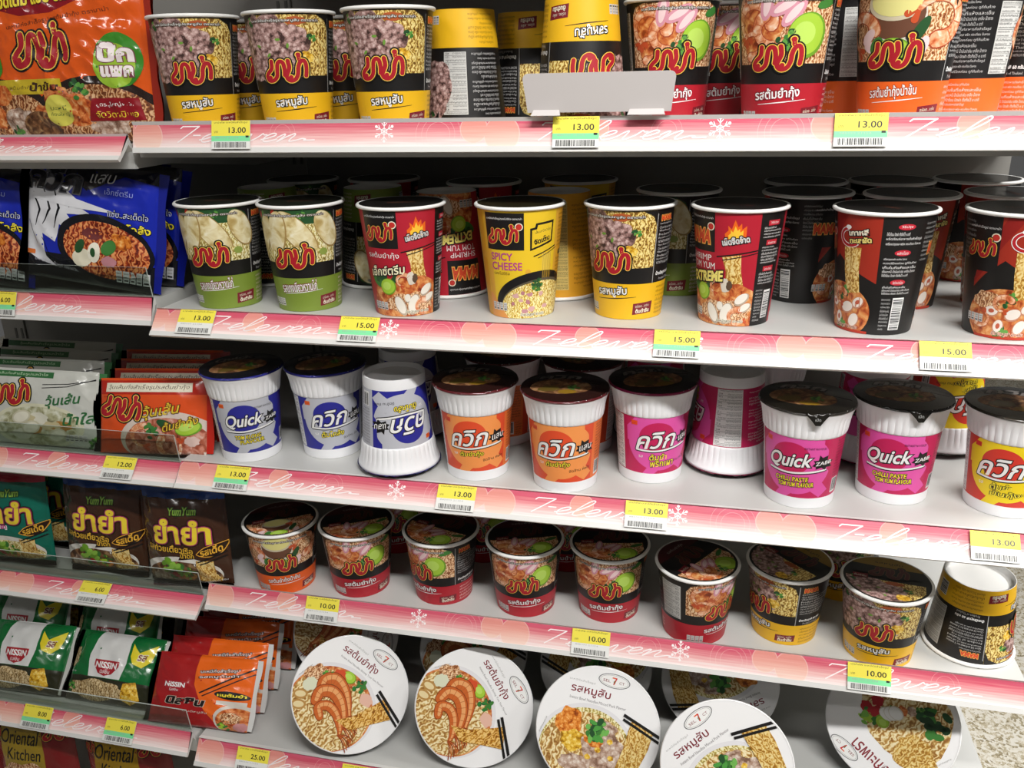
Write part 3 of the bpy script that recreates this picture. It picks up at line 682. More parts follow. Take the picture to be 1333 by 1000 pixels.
def motif(a, u, L):
    """one repeat of the strip print; u = millimetres of the 7, L = strip height"""
    a.paste(SCRIPT, u + 4, L * .2, 1.0, 0, 3)
    a.ell(u - 56, L * .62, 14, 14, DISCL, 1, 30); a.ell(u - 56, L * .62, 13, 13, DISC, 2, 30)
    a.ell(u - 28, L * .42, 18, 18, DISCL, 1, 30); a.ell(u - 28, L * .42, 17, 17, DISC, 2, 30)
    a.ell(u + 62, L * .6, 13, 13, DISCL, 1, 30); a.ell(u + 62, L * .6, 12.2, 12.2, DISC, 2, 30)
    for r in (12, 17, 23): a.ring(u - 92, L * .42, r, r, .5, RINGM, 1, 40)
    for r in (9, 14): a.ring(u + 128, L * .5, r, r, .4, RINGM, 1, 40)
    c = (u - 148, L * .55); r = L * .38
    for k in range(6):
        t = math.radians(60 * k + 90); P = lambda d, o=0: (c[0] + d * r * math.cos(t) - o * r * math.sin(t), c[1] + d * r * math.sin(t) + o * r * math.cos(t))
        a.stroke([P(0), P(.9)], .9, SN, 4); a.ell(*P(.95), 1.5, 1.5, SN, 4, 10)
        a.stroke([P(.5), P(.8, .25)], .8, SN, 4); a.stroke([P(.5), P(.8, -.25)], .8, SN, 4); a.stroke([P(.32), (c[0] + .32 * r * math.cos(t + 1.047), c[1] + .32 * r * math.sin(t + 1.047))], .8, SN, 4)
SH = {}
def shelf(key, x0, x1, yb, zb, yt, zt, label, sevens, lip=0, back=.398, drop=0.0):
    zb += ZO; zt += ZO; zf, zt = zt, zt - drop
    r = tag(empty('shelf', (0, 0, 0)), label, 'shelf', 'display shelves')
    V, F = boxes([(x0, yt + .004, zt - .004, x1, back, zt), (x0, yt + .004, zt - .024, x1, yt + .006, zt - .004), (x0, back - .002, zt - .03, x1, back, zt - .004),
                  (x0, yt + .006, zt - .024, x0 + .0015, back, zt - .004), (x1 - .0015, yt + .006, zt - .024, x1, back, zt - .004)])
    link_mesh('deck', V, F, [DECK], parent=r)
    dy, dz = yt - yb, zf - zb; L = math.hypot(dy, dz); ty, tz = dy / L, dz / L; ny, nz = -tz, ty
    th = .0035
    # holder: sloped face plus a small lip along its lower edge
    lo = .17
    P = lambda s, n: (yb + ty * s * L + ny * n, zb + tz * s * L + nz * n)
    V, F = prism_x([P(0, .0), P(lo, .0), P(lo, -.0012), P(1, -.0012), P(1, .0016), (yt + .004, zt + .0004), (yt + .004, zt - .006), P(.75, -.006), P(0, -.004)], x0, x1)
    link_mesh('strip_holder', V, F, [LIPW], parent=r)
    a = Art(); Ls = L * (1 - lo) * 1000; w = (x1 - x0) * 1000; a.rect(0, 0, w, Ls, STRIP, 0)
    for s in sevens: motif(a, (s - x0) * 1000, Ls)
    def mp(u, v):
        y, z = P(lo + v / 1000 / L, -.0010); return (x0 + u * .001, y, z), (0, ny, nz)
    art_mesh('printed_strip', [(a, mp, None, None, .06, (0, 0, w, Ls))], r)
    if lip:
        y0, z0 = yt + .002, zf + .0002
        V, F = prism_x([(y0, z0), (y0 + .0016, z0), (y0 - .0024, z0 + lip), (y0 - .004, z0 + lip)], x0, x1 - .002)
        o = link_mesh('clear_lip', V, F, [ACRYL, ACEDGE], parent=r); o['label'] = 'clear acrylic lip'
        for i, p in enumerate(o.data.polygons):
            o.data.polygons[i].material_index = 1 if abs(p.normal.z) > .8 or abs(p.normal.x) > .8 else 0
    for x in (x0 + .004, x1 - .007):
        V, F = prism_x([(back, zt - .005), (yt + .03, zt - .005), (yt + .03, zt - .02), (back - .1, zt - .045), (back, zt - .045)], x, x + .002)
        link_mesh('bracket', V, F, [IRON], parent=r)
    SH[key] = dict(z=zt, P=P, L=L, n=Vector((0, ny, nz)), p0=Vector((0, *P(.5, .0))), x0=x0, x1=x1, ty=ty, tz=tz)
    return r
def face_x(key, px, py):
    s = SH[key]; return at_plane(px, py, s['p0'], s['n']).x
def rail(key, yb, zb, yt, zt, pts):
    """where along the strip the sevens of the photo fall"""
    L = math.hypot(yt - yb, zt - zb); n = Vector((0, -(zt - zb) / L, (yt - yb) / L)); p = Vector((0, (yb + yt) / 2, (zb + zt) / 2 + ZO))
    return [at_plane(x, y, p, n).x for x, y in pts]
XR = .957
R = {1: (.024, -.002, .032, .029), 2: (0, -.197, .021, -.172), 3: (-.003, -.385, .019, -.360), 4: (.016, -.567, .034, -.539), 5: (-.057, -.752, -.037, -.7248),
     'a': (.009, -.008, .032, .016), 'b': (.0156, -.191, .0285, -.161), 'c': (.006, -.390, .028, -.367), 'd': (.004, -.576, .030, -.557), 'e': (-.057, -.740, -.038, -.716)}
sv = {1: [(222, 178), (690, 176), (1165, 172)], 2: [(262, 420), (685, 440), (1112, 460)], 3: [(300, 618), (683, 655), (1077, 692)], 4: [(313, 782), (700, 830), (1065, 872)], 5: [(300, 985)],
      'a': [(-75, 190)], 'b': [(-30, 398)], 'c': [(18, 596)], 'd': [(50, 764)], 'e': [(40, 930)]}
XS = {k: rail(k, *R[k], sv[k]) for k in R}
NM = {1: 'white shelf with blank folded card and pork cups', 2: 'white shelf under the green and red cups, strip below the yellow cheese cup', 3: 'white shelf carrying the ribbed white foam cups',
      4: 'white shelf carrying the short red and yellow cups', 5: 'white shelf carrying the bowls stood on edge',
      'a': 'shelf under the big orange multipack, top of left bay', 'b': 'shelf with clear lip in front of the blue packets', 'c': 'shelf with clear lip in front of the white and orange vermicelli packets',
      'd': 'shelf with clear lip in front of the teal and brown packets', 'e': 'shelf with clear lip in front of the green packets'}
for k, dp in ((1, .013), (2, .002), (3, 0), (4, .011), (5, 0)): shelf(k, 0, XR, *R[k], NM[k], XS[k], drop=dp)
for k, lp in (('a', 0), ('b', .034), ('c', .036), ('d', .034), ('e', .034)): shelf(k, -.56, -.008, *R[k], NM[k], XS[k], lip=lp, drop={'a': .012, 'e': .012}.get(k, .003))
shelf(6, -.56, -.008, -.057, -.935, -.038, -.913, 'lowest shelf under the red and gold packets', [])
shelf(0, 0, XR, .024, .225, .032, .256, 'empty white shelf just above the picture over the pork cups', [])

g = tag(empty('shelving_frame'), 'dark grey back panel and uprights behind all the shelves', 'shelving')
V, F = boxes([(-.60, .405, .12, -.004, .412, 1.95), (-.004, .405, .12, XR + .004, .412, 1.95)]); link_mesh('back_panel', V, F, [PANEL], parent=g)
for x in (-.575, -.012):
    V, F = boxes([(x, .4005, 0, x + .024, .4045, 1.95)] + [(x + .004, .3995, .2 + .05 * i, x + .008, .4005, .222 + .05 * i) for i in range(34)] + [(x + .016, .3995, .2 + .05 * i, x + .02, .4005, .222 + .05 * i) for i in range(34)])
    link_mesh('upright', V, F, [PANEL, SLOT], [0] * 6 + [1] * (len(F) - 6), g)
V, F = boxes([(-.6, -.05, 0, XR, .412, .12)]); link_mesh('base_plinth', V, F, [IRON], parent=g)

def terrazzo():
    m = bpy.data.materials.new('terrazzo'); m.use_nodes = True; nt = m.node_tree; N = nt.nodes; L = nt.links; b = N['Principled BSDF']
    tc = N.new('ShaderNodeTexCoord'); v = N.new('ShaderNodeTexVoronoi'); v.inputs['Scale'].default_value = 150; L.new(tc.outputs['Object'], v.inputs['Vector'])
    n = N.new('ShaderNodeTexNoise'); n.inputs['Scale'].default_value = 420; n.inputs['Detail'].default_value = 2; L.new(tc.outputs['Object'], n.inputs['Vector'])
    s = N.new('ShaderNodeSeparateColor'); L.new(v.outputs['Color'], s.inputs[0])
    a = N.new('ShaderNodeMath'); a.operation = 'MULTIPLY_ADD'; a.inputs[1].default_value = .55; L.new(s.outputs[0], a.inputs[0])
    k = N.new('ShaderNodeMath'); k.operation = 'MULTIPLY'; k.inputs[1].default_value = .75; L.new(n.outputs['Fac'], k.inputs[0]); L.new(k.outputs[0], a.inputs[2])
    r = N.new('ShaderNodeValToRGB'); e = r.color_ramp.elements; e[0].position = .3; e[0].color = lin('#6E6048'); e[1].position = .72; e[1].color = lin('#FBF6EA')
    q = e.new(.44); q.color = lin('#C4B694'); q = e.new(.6); q.color = lin('#E6DCC6')
    L.new(a.outputs[0], r.inputs[0]); L.new(r.outputs[0], b.inputs['Base Color']); b.inputs['Roughness'].default_value = .35; return m
V, F = box(-4, -3, -.05, 6, 5, 0); fl = link_mesh('floor', V, F, [terrazzo()]); fl['kind'] = 'structure'
V, F = box(-4, -3, 3.0, 6, 5, 3.05); fl = link_mesh('ceiling', V, F, [M('#E8E8E4', .7)]); fl['kind'] = 'structure'

# ------------------------------------------------------------------ price tags and the blank card
TAGY = M('#EFE04A', .5); TAGG = M('#7FE0A0', .5); TAGW = M('#E6E6E2', .5)
def price_tag(key, px, py, price, green, label, w=44, h=28.5):
    s = SH[key]; x = face_x(key, px, py); n = s['n']
    a = Art(); a.rect(-w / 2, 0, w / 2, h, TAGW, 0); a.rect(-w / 2, h * .46, w / 2, h, TAGY, 1)
    if green: a.rect(-w / 2, h * .27, w / 2, h * .46, TAGG, 1); a.rect(w / 2 - 5, h * .40, w / 2 - 1.5, h * .47, INK, 2)
    a.text('มาม่าคัพ บะหมี่กึ่งสำเร็จรูป', 0, h * .93, w * .86, 2.6, INK, 2, res=1); a.text(price, w * .17, h * .66, w * .44 if len(price) > 4 else w * .3, h * .19, INK, 2, bold=.12)
    a.text('บาท', -w * .38, h * .6, 4, 2, INK, 2, res=1); a.text('885099 21154', -w * .1, h * .4, w * .6, 1.6, GREY, 2, res=1)
    a.barcode(-w * .44, 1.0, w * .44, h * .27, 2, int(px), ground=False)
    ty, tz = s['ty'], s['tz']
    base = s['P'](.10, .0026)
    def mp(u, v): return (u * .001, ty * v * .001, tz * v * .001), tuple(n)
    def bk(u, v): return (-u * .001, ty * v * .001 - n.y * .0006, tz * v * .001 - n.z * .0006), tuple(-n)
    b = Art(); b.rect(-w / 2, 0, w / 2, h, TAGW, 0)
    o = art_mesh('price_tag', [(a, mp, None, None, .03, None), (b, bk, None, None, .0, None)])
    o.location = (x, base[0], base[1]); tag(o, label, 'price tag', 'shelf price tags'); return o
for k, px, py, pr, gr, lb in (
    (1, 302, 174, '13.00', 1, 'yellow and green price tag reading 13.00 under the first minced pork cup'),
    (1, 750, 170, '13.00', 1, 'yellow and green price tag reading 13.00 just below the blank folded card'),
    (1, 1120, 168, '13.00', 1, 'yellow and green price tag reading 13.00 under the orange cup on the top shelf'),
    (2, 256, 420, '13.00', 0, 'yellow and white price tag reading 13.00 below the first green cup'),
    (2, 467, 432, '15.00', 1, 'yellow and green price tag reading 15.00 below the red cup'),
    (2, 881, 447, '15.00', 1, 'yellow and green price tag reading 15.00 between the pork cup and the black cups'),
    (2, 1230, 463, '15.00', 0, 'yellow and white price tag reading 15.00 right of the black cup with barcode'),
    (3, 303, 622, '13.00', 1, 'yellow and green price tag reading 13.00 below the first blue foam cup'),
    (3, 594, 650, '13.00', 0, 'yellow and white price tag reading 13.00 below the first orange foam cup'),
    (3, 841, 674, '13.00', 0, 'yellow and white price tag reading 13.00 below the first pink foam cup'),
    (3, 1295, 714, '13.00', 0, 'yellow and white price tag reading 13.00 below the yellow foam cup'),
    (4, 420, 793, '10.00', 0, 'yellow and white price tag reading 10.00 above the first white bowl lid'),
    (4, 769, 838, '10.00', 0, 'yellow and white price tag reading 10.00 above the third white bowl lid'),
    (4, 1131, 886, '10.00', 1, 'yellow and green price tag reading 10.00 below the short pork cup'),
    (5, 330, 986, '25.00', 0, 'yellow price tag reading 25.00 under the first bowl'),
    (5, 468, 1004, '25.00', 0, 'price tag at the bottom edge of the picture under the bowls'),
    ('b', 2, 396, '6.00', 1, 'price tag reading 6.00 under the blue packets'),
    ('c', 156, 609, '12.00', 0, 'yellow price tag reading 12.00 under the orange vermicelli packet'),
    ('d', 122, 774, '6.00', 0, 'yellow price tag reading 6.00 under the brown packets'),
    ('e', 49, 935, '8.00', 1, 'price tag reading 8.00 above the oriental packets'),
    ('e', 157, 951, '6.00', 1, 'price tag reading 6.00 under the second green packet')):
    price_tag(k, px, py, pr, gr, lb)

def card():
    s = SH[1]; m = M('#C4BEBC', .5)
    w, h, r = 70, 35, 5; c = Art()
    P = [(-w + 4, 0), (w - 3, 0), (w, h - r)] + [(w - r + r * math.cos(math.radians(t)), h - r + r * math.sin(math.radians(t))) for t in (20, 45, 70, 90)] + [(-w + r - r * math.cos(math.radians(t)), h - r + r * math.sin(math.radians(t))) for t in (90, 70, 45, 20)] + [(-w, h - r)]
    x = face_x(1, 779, 150)
    def solid(name, pts, o, e1, e2, th, par):
        n = e1.cross(e2).normalized(); k = len(pts); V = []
        for d in (0, -th):
            for u, v in pts: V.append(tuple(o + e1 * u * .001 + e2 * v * .001 + n * d))
        F = [tuple(range(k)), tuple(range(2 * k - 1, k - 1, -1))] + [(i, k + i, k + (i + 1) % k, (i + 1) % k) for i in range(k)]
        return link_mesh(name, V, F, [m], parent=par)
    root = tag(empty('folded_card', (x, .026, s['z'] + .0142)), 'blank pale grey folded card standing on the top shelf edge', 'sign')
    X = Vector((1, 0, 0)); up = Vector((.02, -.16, 1)).normalized()
    solid('panel', P, Vector((0, -.0005, .003)), X, up, .0008, root)
    for a0, a1 in ((-62, -34), (28, 62)):
        solid('foot_tab', [(a0, -1), (a1, -1), (a1 - 2, 8), (a0 + 2, 8)], Vector((0, -.006, .0012)), X, Vector((0, .55, .45)).normalized(), .0008, root)
    return root
card()
# ------------------------------------------------------------------ cup builders
PAPERW = M('#F2F1EE', .4); FOAM = M('#F1F1F3', .42)
def lid_map(z, sag=.0, R=1):
    def f(u, v):
        r = math.hypot(u, v); return (u * .001, v * .001, (z - sag * (1 - (r / R) ** 2)) * .001), (0, 0, 1)
    return f
def dome_map(z, h, R):
    def f(u, v):
        r = math.hypot(u, v)
        if r <= R:
            zz = z + h * (1 - (r / R) ** 2) + .25 * noise.noise(Vector((u / 9, v / 9, z))); g = 2 * h / R / R
            n = Vector((u * g, v * g, 1)).normalized(); return (u * .001, v * .001, zz * .001), tuple(n)
        k = R / r; d = r - R; n = Vector((u / r, v / r, .25)).normalized()
        return (u * (k + d * .22 / r) * .001, v * (k + d * .22 / r) * .001, (z - d * .95) * .001), tuple(n)
    return f
def paper_cup(art, H, lid, rb=36, rt=46.8, film=True):
    r = empty('noodle_cup')
    V, F, MI = lathe([(rb, 0, 0), (rb - 1.4, 0, 0), (rb - 2.0, 7, 0), (0, 7.2, 0)]); V = [(x * .001, y * .001, z * .001) for x, y, z in V]; F = [f[::-1] for f in F]
    art_mesh('printed_body', [(art, cone_map(rb, rt, H, 41.5), 41.5 * math.radians(5), None, .07, (-130.37, 0, 130.37, H))], r, (V, F, [PAPERW], MI, lathe_normals(V, F)))
    V, F, MI = lathe([(rt - .5, H - 1.8, 0)] + [(rt + 1.0 + 1.9 * math.sin(t), H - .0 - 1.9 * math.cos(t), 0) for t in [math.radians(a) for a in range(0, 181, 30)]] + [(rt - .6, H + 1.7, 0)])
    o = link_mesh('rolled_rim', [(x * .001, y * .001, z * .001) for x, y, z in V], F, [PAPERW], MI, r, smooth=50)
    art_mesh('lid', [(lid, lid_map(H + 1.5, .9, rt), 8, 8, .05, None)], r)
    r['_h'] = H * .001 + .002; return r
def foam_cup(art, lid, tab=None):
    r = empty('foam_noodle_cup')
    sl = 5.2 / 67; lab = lambda v: 36.8 + (v - 12) * sl
    prof = [(0, 6, 0), (32, 5, 0), (34, 0, 0), (36.2, 0, 0), (36.6, 3, 0), (36.9, 11.6, 0), (lab(13), 12.2, 0), (lab(78), 78.8, 0), (43.0, 79.5, 0), (43.6, 81, 0), (44.4, 86, 0), (45.2, 92, 0), (46.6, 99, 0), (48.2, 103.6, 0), (48.6, 104.6, 0), (49.2, 106, 0), (49.4, 108, 0), (48.6, 109.4, 0), (46.5, 109.4, 0)]
    def rib(i, rr, z, s): return rr - (.75 if 79.2 < z < 103 and s % 4 == 0 else 0)
    V, F, MI = lathe(prof, 160, rib)
    link_mesh('foam_body', [(x * .001, y * .001, z * .001) for x, y, z in V], F, [FOAM], MI, r, smooth=40)
    art_mesh('label_sleeve', [(art, cone_map(lab(0) + .12, lab(109) + .12, 109, 39.5), 39.5 * math.radians(5), None, .07, (-124.09, 12, 124.09, 79))], r)
    fl = art_mesh('film_lid', [(lid, dome_map(109.9, 4.2, 49.9), 4, 4, .06, None)], r)
    if tab: art_mesh('pull_tab', [(tab, dome_map(110.0, 4.2, 49.9), 4, 4, .06, None)], fl)
    r['_h'] = .1145; return r
def lid_paper(band, pic, R=46.6, text='รสหมูสับ'):  # ground, band and logo kept dark: shade of the shelf above painted in
    a = Art(); a.ell(0, 0, R, R, INK, 0, 72)
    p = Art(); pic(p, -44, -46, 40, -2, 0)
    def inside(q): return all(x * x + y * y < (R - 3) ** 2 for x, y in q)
    for q, m, l in p.it:
        q2 = []
        for s in [q]:
            c = s
            for k in range(24):          # clip to the disc
                t = 2 * math.pi * k / 24; nx, ny = math.cos(t), math.sin(t); out = []; n = len(c)
                for i in range(n):
                    A, B = c[i], c[(i + 1) % n]; da, db = R - 3.2 - A[0] * nx - A[1] * ny, R - 3.2 - B[0] * nx - B[1] * ny
                    if da >= 0: out.append(A)
                    if (da > 0 > db) or (da < 0 < db):
                        f = da / (da - db); out.append((A[0] + f * (B[0] - A[0]), A[1] + f * (B[1] - A[1])))
                c = out
                if len(c) < 3: break
            if len(c) > 2: a.it.append((c, m, l + 1))
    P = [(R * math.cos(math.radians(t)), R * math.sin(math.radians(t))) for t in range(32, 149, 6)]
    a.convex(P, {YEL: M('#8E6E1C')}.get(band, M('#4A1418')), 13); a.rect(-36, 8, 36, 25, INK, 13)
    D = Art(); D.it = [(q, {M('#F0C850'): M('#6A4A2A'), M('#AC1C2A'): M('#4E181A')}.get(m, m), l) for q, m, l in LOGO.it]  # logo colours dimmed for the same painted shade
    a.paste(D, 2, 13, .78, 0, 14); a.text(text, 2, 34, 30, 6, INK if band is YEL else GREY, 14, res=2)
    a.convex([(-36, -6), (-20, -4), (-20, 5), (-36, 3)], MAROON, 16); a.text('ต้นตำรับ', -28, -.5, 13, 4, CREAM, 17, res=1)
    return a
def lid_plain(col='#1A1715'):
    a = Art(); a.ell(0, 0, 46.6, 46.6, M(col, .35, .4), 0, 72); a.ring(0, 0, 36, 36, .5, M('#3A3530'), 1, 40); a.text('MAMA', 0, 4, 30, 9, M('#4A2A20'), 1, bold=.3); return a
def lid_foam(base, accent, thai=True, tab=None):
    a = Art(); R = 49.9; B = M(base, .22, .5); a.ell(0, 0, R + 2.4, R + 2.4, M(accent, .25, .5), 0, 72); a.ell(0, 0, R - .6, R - .6, B, 1, 72)
    D = M('#4A4038', .25, .5)
    a.ell(-4, -10, 34, 22, SOUPD, 2, 40); a.blob(-16, -18, 12, 8, M('#5F4E20', .3, .4), 3, 2); leafy(a, 10, -14, 9, 3, 5, n=8); a.blob(4, -26, 10, 5, M('#8A6A1C', .3, .4), 3, 7)
    a.text('ควิก' if thai else 'Quick', -6, 20, 44, 15, M('#8B8480', .3, .4), 3, [(1.2, INK)], bold=.8, shear=.2); a.rect(16, 2, 44, 5, D, 3)
    a.lines(14, -8, 34, 0, 3, M('#7A7470', .3, .3), 4, 2)
    if tab is not None:
        a = Art(); t = math.radians(tab); T = lambda d, o: (d * math.cos(t) - o * math.sin(t), d * math.sin(t) + o * math.cos(t))
        a.convex([T(R - 1, -13), T(R - 1, 13), T(R + 12, 3), T(R + 12, -3)], B, 1); a.text('เปิด', *T(R + 6, 0), 6, 3, GREY, 2, res=1, rot=tab + 90)
    return a
KIND = {}
def kind(name, fn):
    KIND[name] = fn
_made = {}
def make(name):
    if name not in _made:
        _made[name] = KIND[name](); return _made[name]
    return copy_tree(_made[name])
TOP_P = 'บะหมี่กึ่งสำเร็จรูปรสหมูสับ ตรามาม่า'; TOP_S = 'บะหมี่กึ่งสำเร็จรูปรสต้มยำกุ้ง ตรามาม่า'
RB, OB, GB = M('#B4202E'), M('#EE6420'), M('#7D9236')
kind('pork', lambda: paper_cup(cup_art(YEL, pic_mince, 115, 'รสหมูสับ', TOP_P, INK), 115, lid_plain()))
kind('shrimp', lambda: paper_cup(cup_art(RB, pic_shrimp, 115, 'รสต้มยำกุ้ง', TOP_S, M('#7A1420')), 115, lid_plain()))
kind('creamy', lambda: paper_cup(cup_art(OB, pic_creamy, 115, 'รสต้มยำกุ้งน้ำข้น', TOP_S, M('#A83C10')), 115, lid_plain()))
kind('green', lambda: paper_cup(cup_art(GB, pic_chicken, 115, 'รสแกงเขียวหวานไก่', TOP_P, M('#7A1A26'), fill=WHITE), 115, lid_plain('#22251A')))
kind('extreme', lambda: paper_cup(art_extreme(), 115, lid_plain()))
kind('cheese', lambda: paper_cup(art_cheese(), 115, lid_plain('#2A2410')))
kind('black', lambda: paper_cup(art_black(), 115, lid_plain()))
HS = 88
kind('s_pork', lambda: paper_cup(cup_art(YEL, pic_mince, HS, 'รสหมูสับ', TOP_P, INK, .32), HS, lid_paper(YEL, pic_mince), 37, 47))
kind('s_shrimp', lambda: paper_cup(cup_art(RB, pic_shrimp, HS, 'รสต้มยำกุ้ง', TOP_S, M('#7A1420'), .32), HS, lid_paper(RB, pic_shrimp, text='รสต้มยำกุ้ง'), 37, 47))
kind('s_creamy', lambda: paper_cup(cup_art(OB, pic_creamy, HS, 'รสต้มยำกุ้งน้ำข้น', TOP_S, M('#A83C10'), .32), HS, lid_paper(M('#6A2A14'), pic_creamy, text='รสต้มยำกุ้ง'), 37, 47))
BL = ('#2B2C92', '#BFC0C8'); ORG = ('#E4502C', '#F79A52'); PK = ('#C41E58', '#E255A6'); YW = ('#D63A2C', '#F3D51E')
kind('q_blue_en', lambda: foam_cup(art_foam(*BL, False, ['TOM KLONG', 'FLAVOUR'], '#E8641E', '#2B2C92'), lid_foam('#15151A', '#2A2C80', False)))
kind('q_blue', lambda: foam_cup(art_foam(*BL, True, ['ต้มโคล้ง'], '#E8641E', '#BFC0C8'), lid_foam('#15151A', '#2A2C80')))
kind('q_orange', lambda: foam_cup(art_foam(*ORG, True, ['ต้มยำกุ้ง'], '#E4502C', '#F07A3A'), lid_foam('#2A1512', '#5A1A20')))
kind('q_pink', lambda: foam_cup(art_foam(*PK, True, ['ต้มยำ', 'พริกเผา'], '#E8501E', '#C41E58'), lid_foam('#1F1512', '#8A1A48')))
kind('q_pink_en', lambda: foam_cup(art_foam(*PK, False, ['CHILLI PASTE', 'TOM YUM FLAVOUR'], '#E8501E', '#C41E58'), lid_foam('#1A1712', '#2A2622'), lid_foam('#1A1712', '#2A2622', True, -72)))
kind('q_yellow', lambda: foam_cup(art_foam(*YW, True, ['ต้มยำ', 'มันกุ้ง'], '#D63A2C', '#D63A2C'), lid_foam('#25221E', '#3A342C')))

_spots = []
def settle(P, r, flip):
    flip = bool(flip)
    """slide a cup straight back from the shopper until it clears the cups already standing there"""
    d = P - CAM; d.z = 0; d.normalize(); n = 0
    while n < 60 and any(abs(P.z - q.z) < .05 and (P - q).length < (r + s + .0006 if flip == fq else .0925) for q, s, fq in _spots): P = P + d * .004; n += 1
    _spots.append((P, r, bool(flip))); return P
def put(k, P, turn, label, group, flip=False):
    """turn: degrees the printed front is turned to the right of facing the aisle where the shopper stands"""
    o = make(k); h = o['_h']
    d = CAM - Vector(P); face = math.degrees(math.atan2(d.x, -d.y))
    P = Vector(P);
    for kk, mn in ((1, .0375), (4, .0395)):
        if abs(P.z - SH[kk]['z']) < .01: P.y = max(P.y, mn + (.0505 if flip else .0378))
    P = settle(P, .0487 if k.startswith('q_') else .0481, flip); o.scale = (.966, .966, 1)
    if flip: o.rotation_euler = (math.pi, 0, math.radians(turn + face + 180)); o.location = (P[0], P[1], P[2] + h)
    else: o.rotation_euler = (0, 0, math.radians(turn + face)); o.location = P
    return tag(o, label, 'noodle cup', group)
def low(key, px, py, rb=.036):
    """centre of a cup whose lowest printed edge shows at this pixel"""
    P = at_z(px, py, SH[key]['z']); d = (P - CAM); d.z = 0; d.normalize(); return P + d * rb + Vector((0, 0, .0004))
def rimc(key, px, py, H):
    P = at_z(px, py, SH[key]['z'] + H); P.z = SH[key]['z'] + .0004; return P
def midx(key, px, py, y, dz=0):
    P = at_y(px, py, y); P.z = SH[key]['z'] + .0004; return P
G1, G2, G3, G4 = 'tall paper cups on the top shelf', 'tall paper cups on the second shelf', 'ribbed foam cups on the third shelf', 'short paper cups on the fourth shelf'
# top shelf
for k, px, py, y, t, lb, fl in (
    ('pork', 264, 120, .085, -2, 'yellow and black minced pork cup, leftmost cup on the top shelf', 0),
    ('pork', 386, 120, .085, 0, 'yellow and black minced pork cup standing second from the big orange multipack', 0),
    ('pork', 512, 120, .085, -2, 'yellow and black minced pork cup standing third from the big orange multipack', 0),
    ('pork', 322, 120, .190, 6, 'dark minced pork cup behind the gap between first and second pork cups', 0),
    ('pork', 447, 120, .190, 0, 'dark minced pork cup behind the gap between second and third pork cups', 0),
    ('pork', 604, 90, .165, -112, 'upside-down cup showing its barcode side behind the third pork cup', 1),
    ('pork', 689, 90, .185, 40, 'upside-down pork cup half hidden behind the blank card', 1),
    ('pork', 755, 60, .080, 6, 'upside-down pork cup with white base up just behind blank card', 1),
    ('shrimp', 872, 100, .085, 14, 'red shrimp cup right behind the blank card corner', 0),
    ('shrimp', 936, 110, .190, 14, 'shaded red shrimp cup in the gap between the two front shrimp cups', 0),
    ('shrimp', 1020, 100, .080, 2, 'red shrimp cup facing forward beside the orange cup', 0),
    ('creamy', 1175, 100, .080, -2, 'orange creamy shrimp cup on the top shelf', 0),
    ('creamy', 1098, 100, .190, 110, 'dark cup behind the gap left of the orange creamy cup', 0),
    ('creamy', 1252, 100, .180, 150, 'dark cup behind the gap right of the orange creamy cup', 0),
    ('creamy', 1326, 100, .170, -98, 'cup turned to its white nutrition panel at the right picture edge', 0)):
    put(k, midx(1, px, py, y), t, lb, G1, fl)
# second shelf
for k, px, py, t, lb in (
    ('green', 302.5, 402, -14, 'olive green chicken curry cup nearest the blue packets'),
    ('green', 406, 406, -8, 'olive green chicken curry cup beside the red cup'),
    ('extreme', 531.8, 412.7, 0, 'red cup with flame and black logo box between green and yellow cups'),
    ('cheese', 679.6, 415.4, 2, 'yellow cup reading SPICY CHEESE'),
    ('pork', 817, 417, -18, 'yellow and black minced pork cup on the second shelf'),
    ('extreme', 953, 425.7, 158, 'cup turned between its red flame side and black text panel'),
    ('black', 1133, 436.6, -48, 'black cup turned to its white printed directions and barcode'),
    ('black', 1301.7, 442.7, 2, 'black seafood noodle cup cut by the right picture edge')):
    put(k, low(2, px, py), t, lb, G2)
for k, px, py, H, t, lb, fl in (
    ('green', 347, 243, .117, 60, 'upside-down olive cup behind the gap between the two green cups', 1),
    ('green', 485, 243, .117, 20, 'upside-down dark olive cup behind the red flame cup', 1),
    ('extreme', 581, 249, .117, 168, 'upside-down red cup between the red and yellow cups', 1),
    ('cheese', 728, 250, .117, -105, 'upside-down yellow cup showing its brown text behind the cheese cup', 1),
    ('green', 884, 247, .115, -40, 'dark cup in the second row behind the minced pork cup', 0),
    ('black', 1052, 250.5, .115, -105, 'black cup in the second row left of the directions cup', 0),
    ('black', 1187, 253, .115, 20, 'black shrimp cup in the second row right of the directions cup', 0),
    ('black', 1322, 252, .115, 120, 'black cup in the second row at the right picture edge', 0),
    ('green', 395, 238, .115, 0, 'dark lidded cup in third row behind the green cups', 0),
    ('extreme', 500, 233, .115, 0, 'dark lidded cup in third row behind the upside-down olive cup', 0),
    ('extreme', 630, 237, .115, 0, 'dark lidded cup in third row behind red and yellow cups', 0),
    ('cheese', 755, 234, .115, 0, 'dark lidded cup in third row behind the yellow cheese cup', 0),
    ('black', 1049, 237, .115, 0, 'dark lidded cup in third row behind the black second row cup', 0),
    ('black', 1160, 243, .115, 0, 'dark lidded cup in third row behind the black shrimp cup', 0),
    ('black', 1271, 243, .115, 0, 'dark lidded cup in third row nearest the right picture edge', 0)):
    put(k, rimc(2, px, py, H), t, lb, G2, fl)
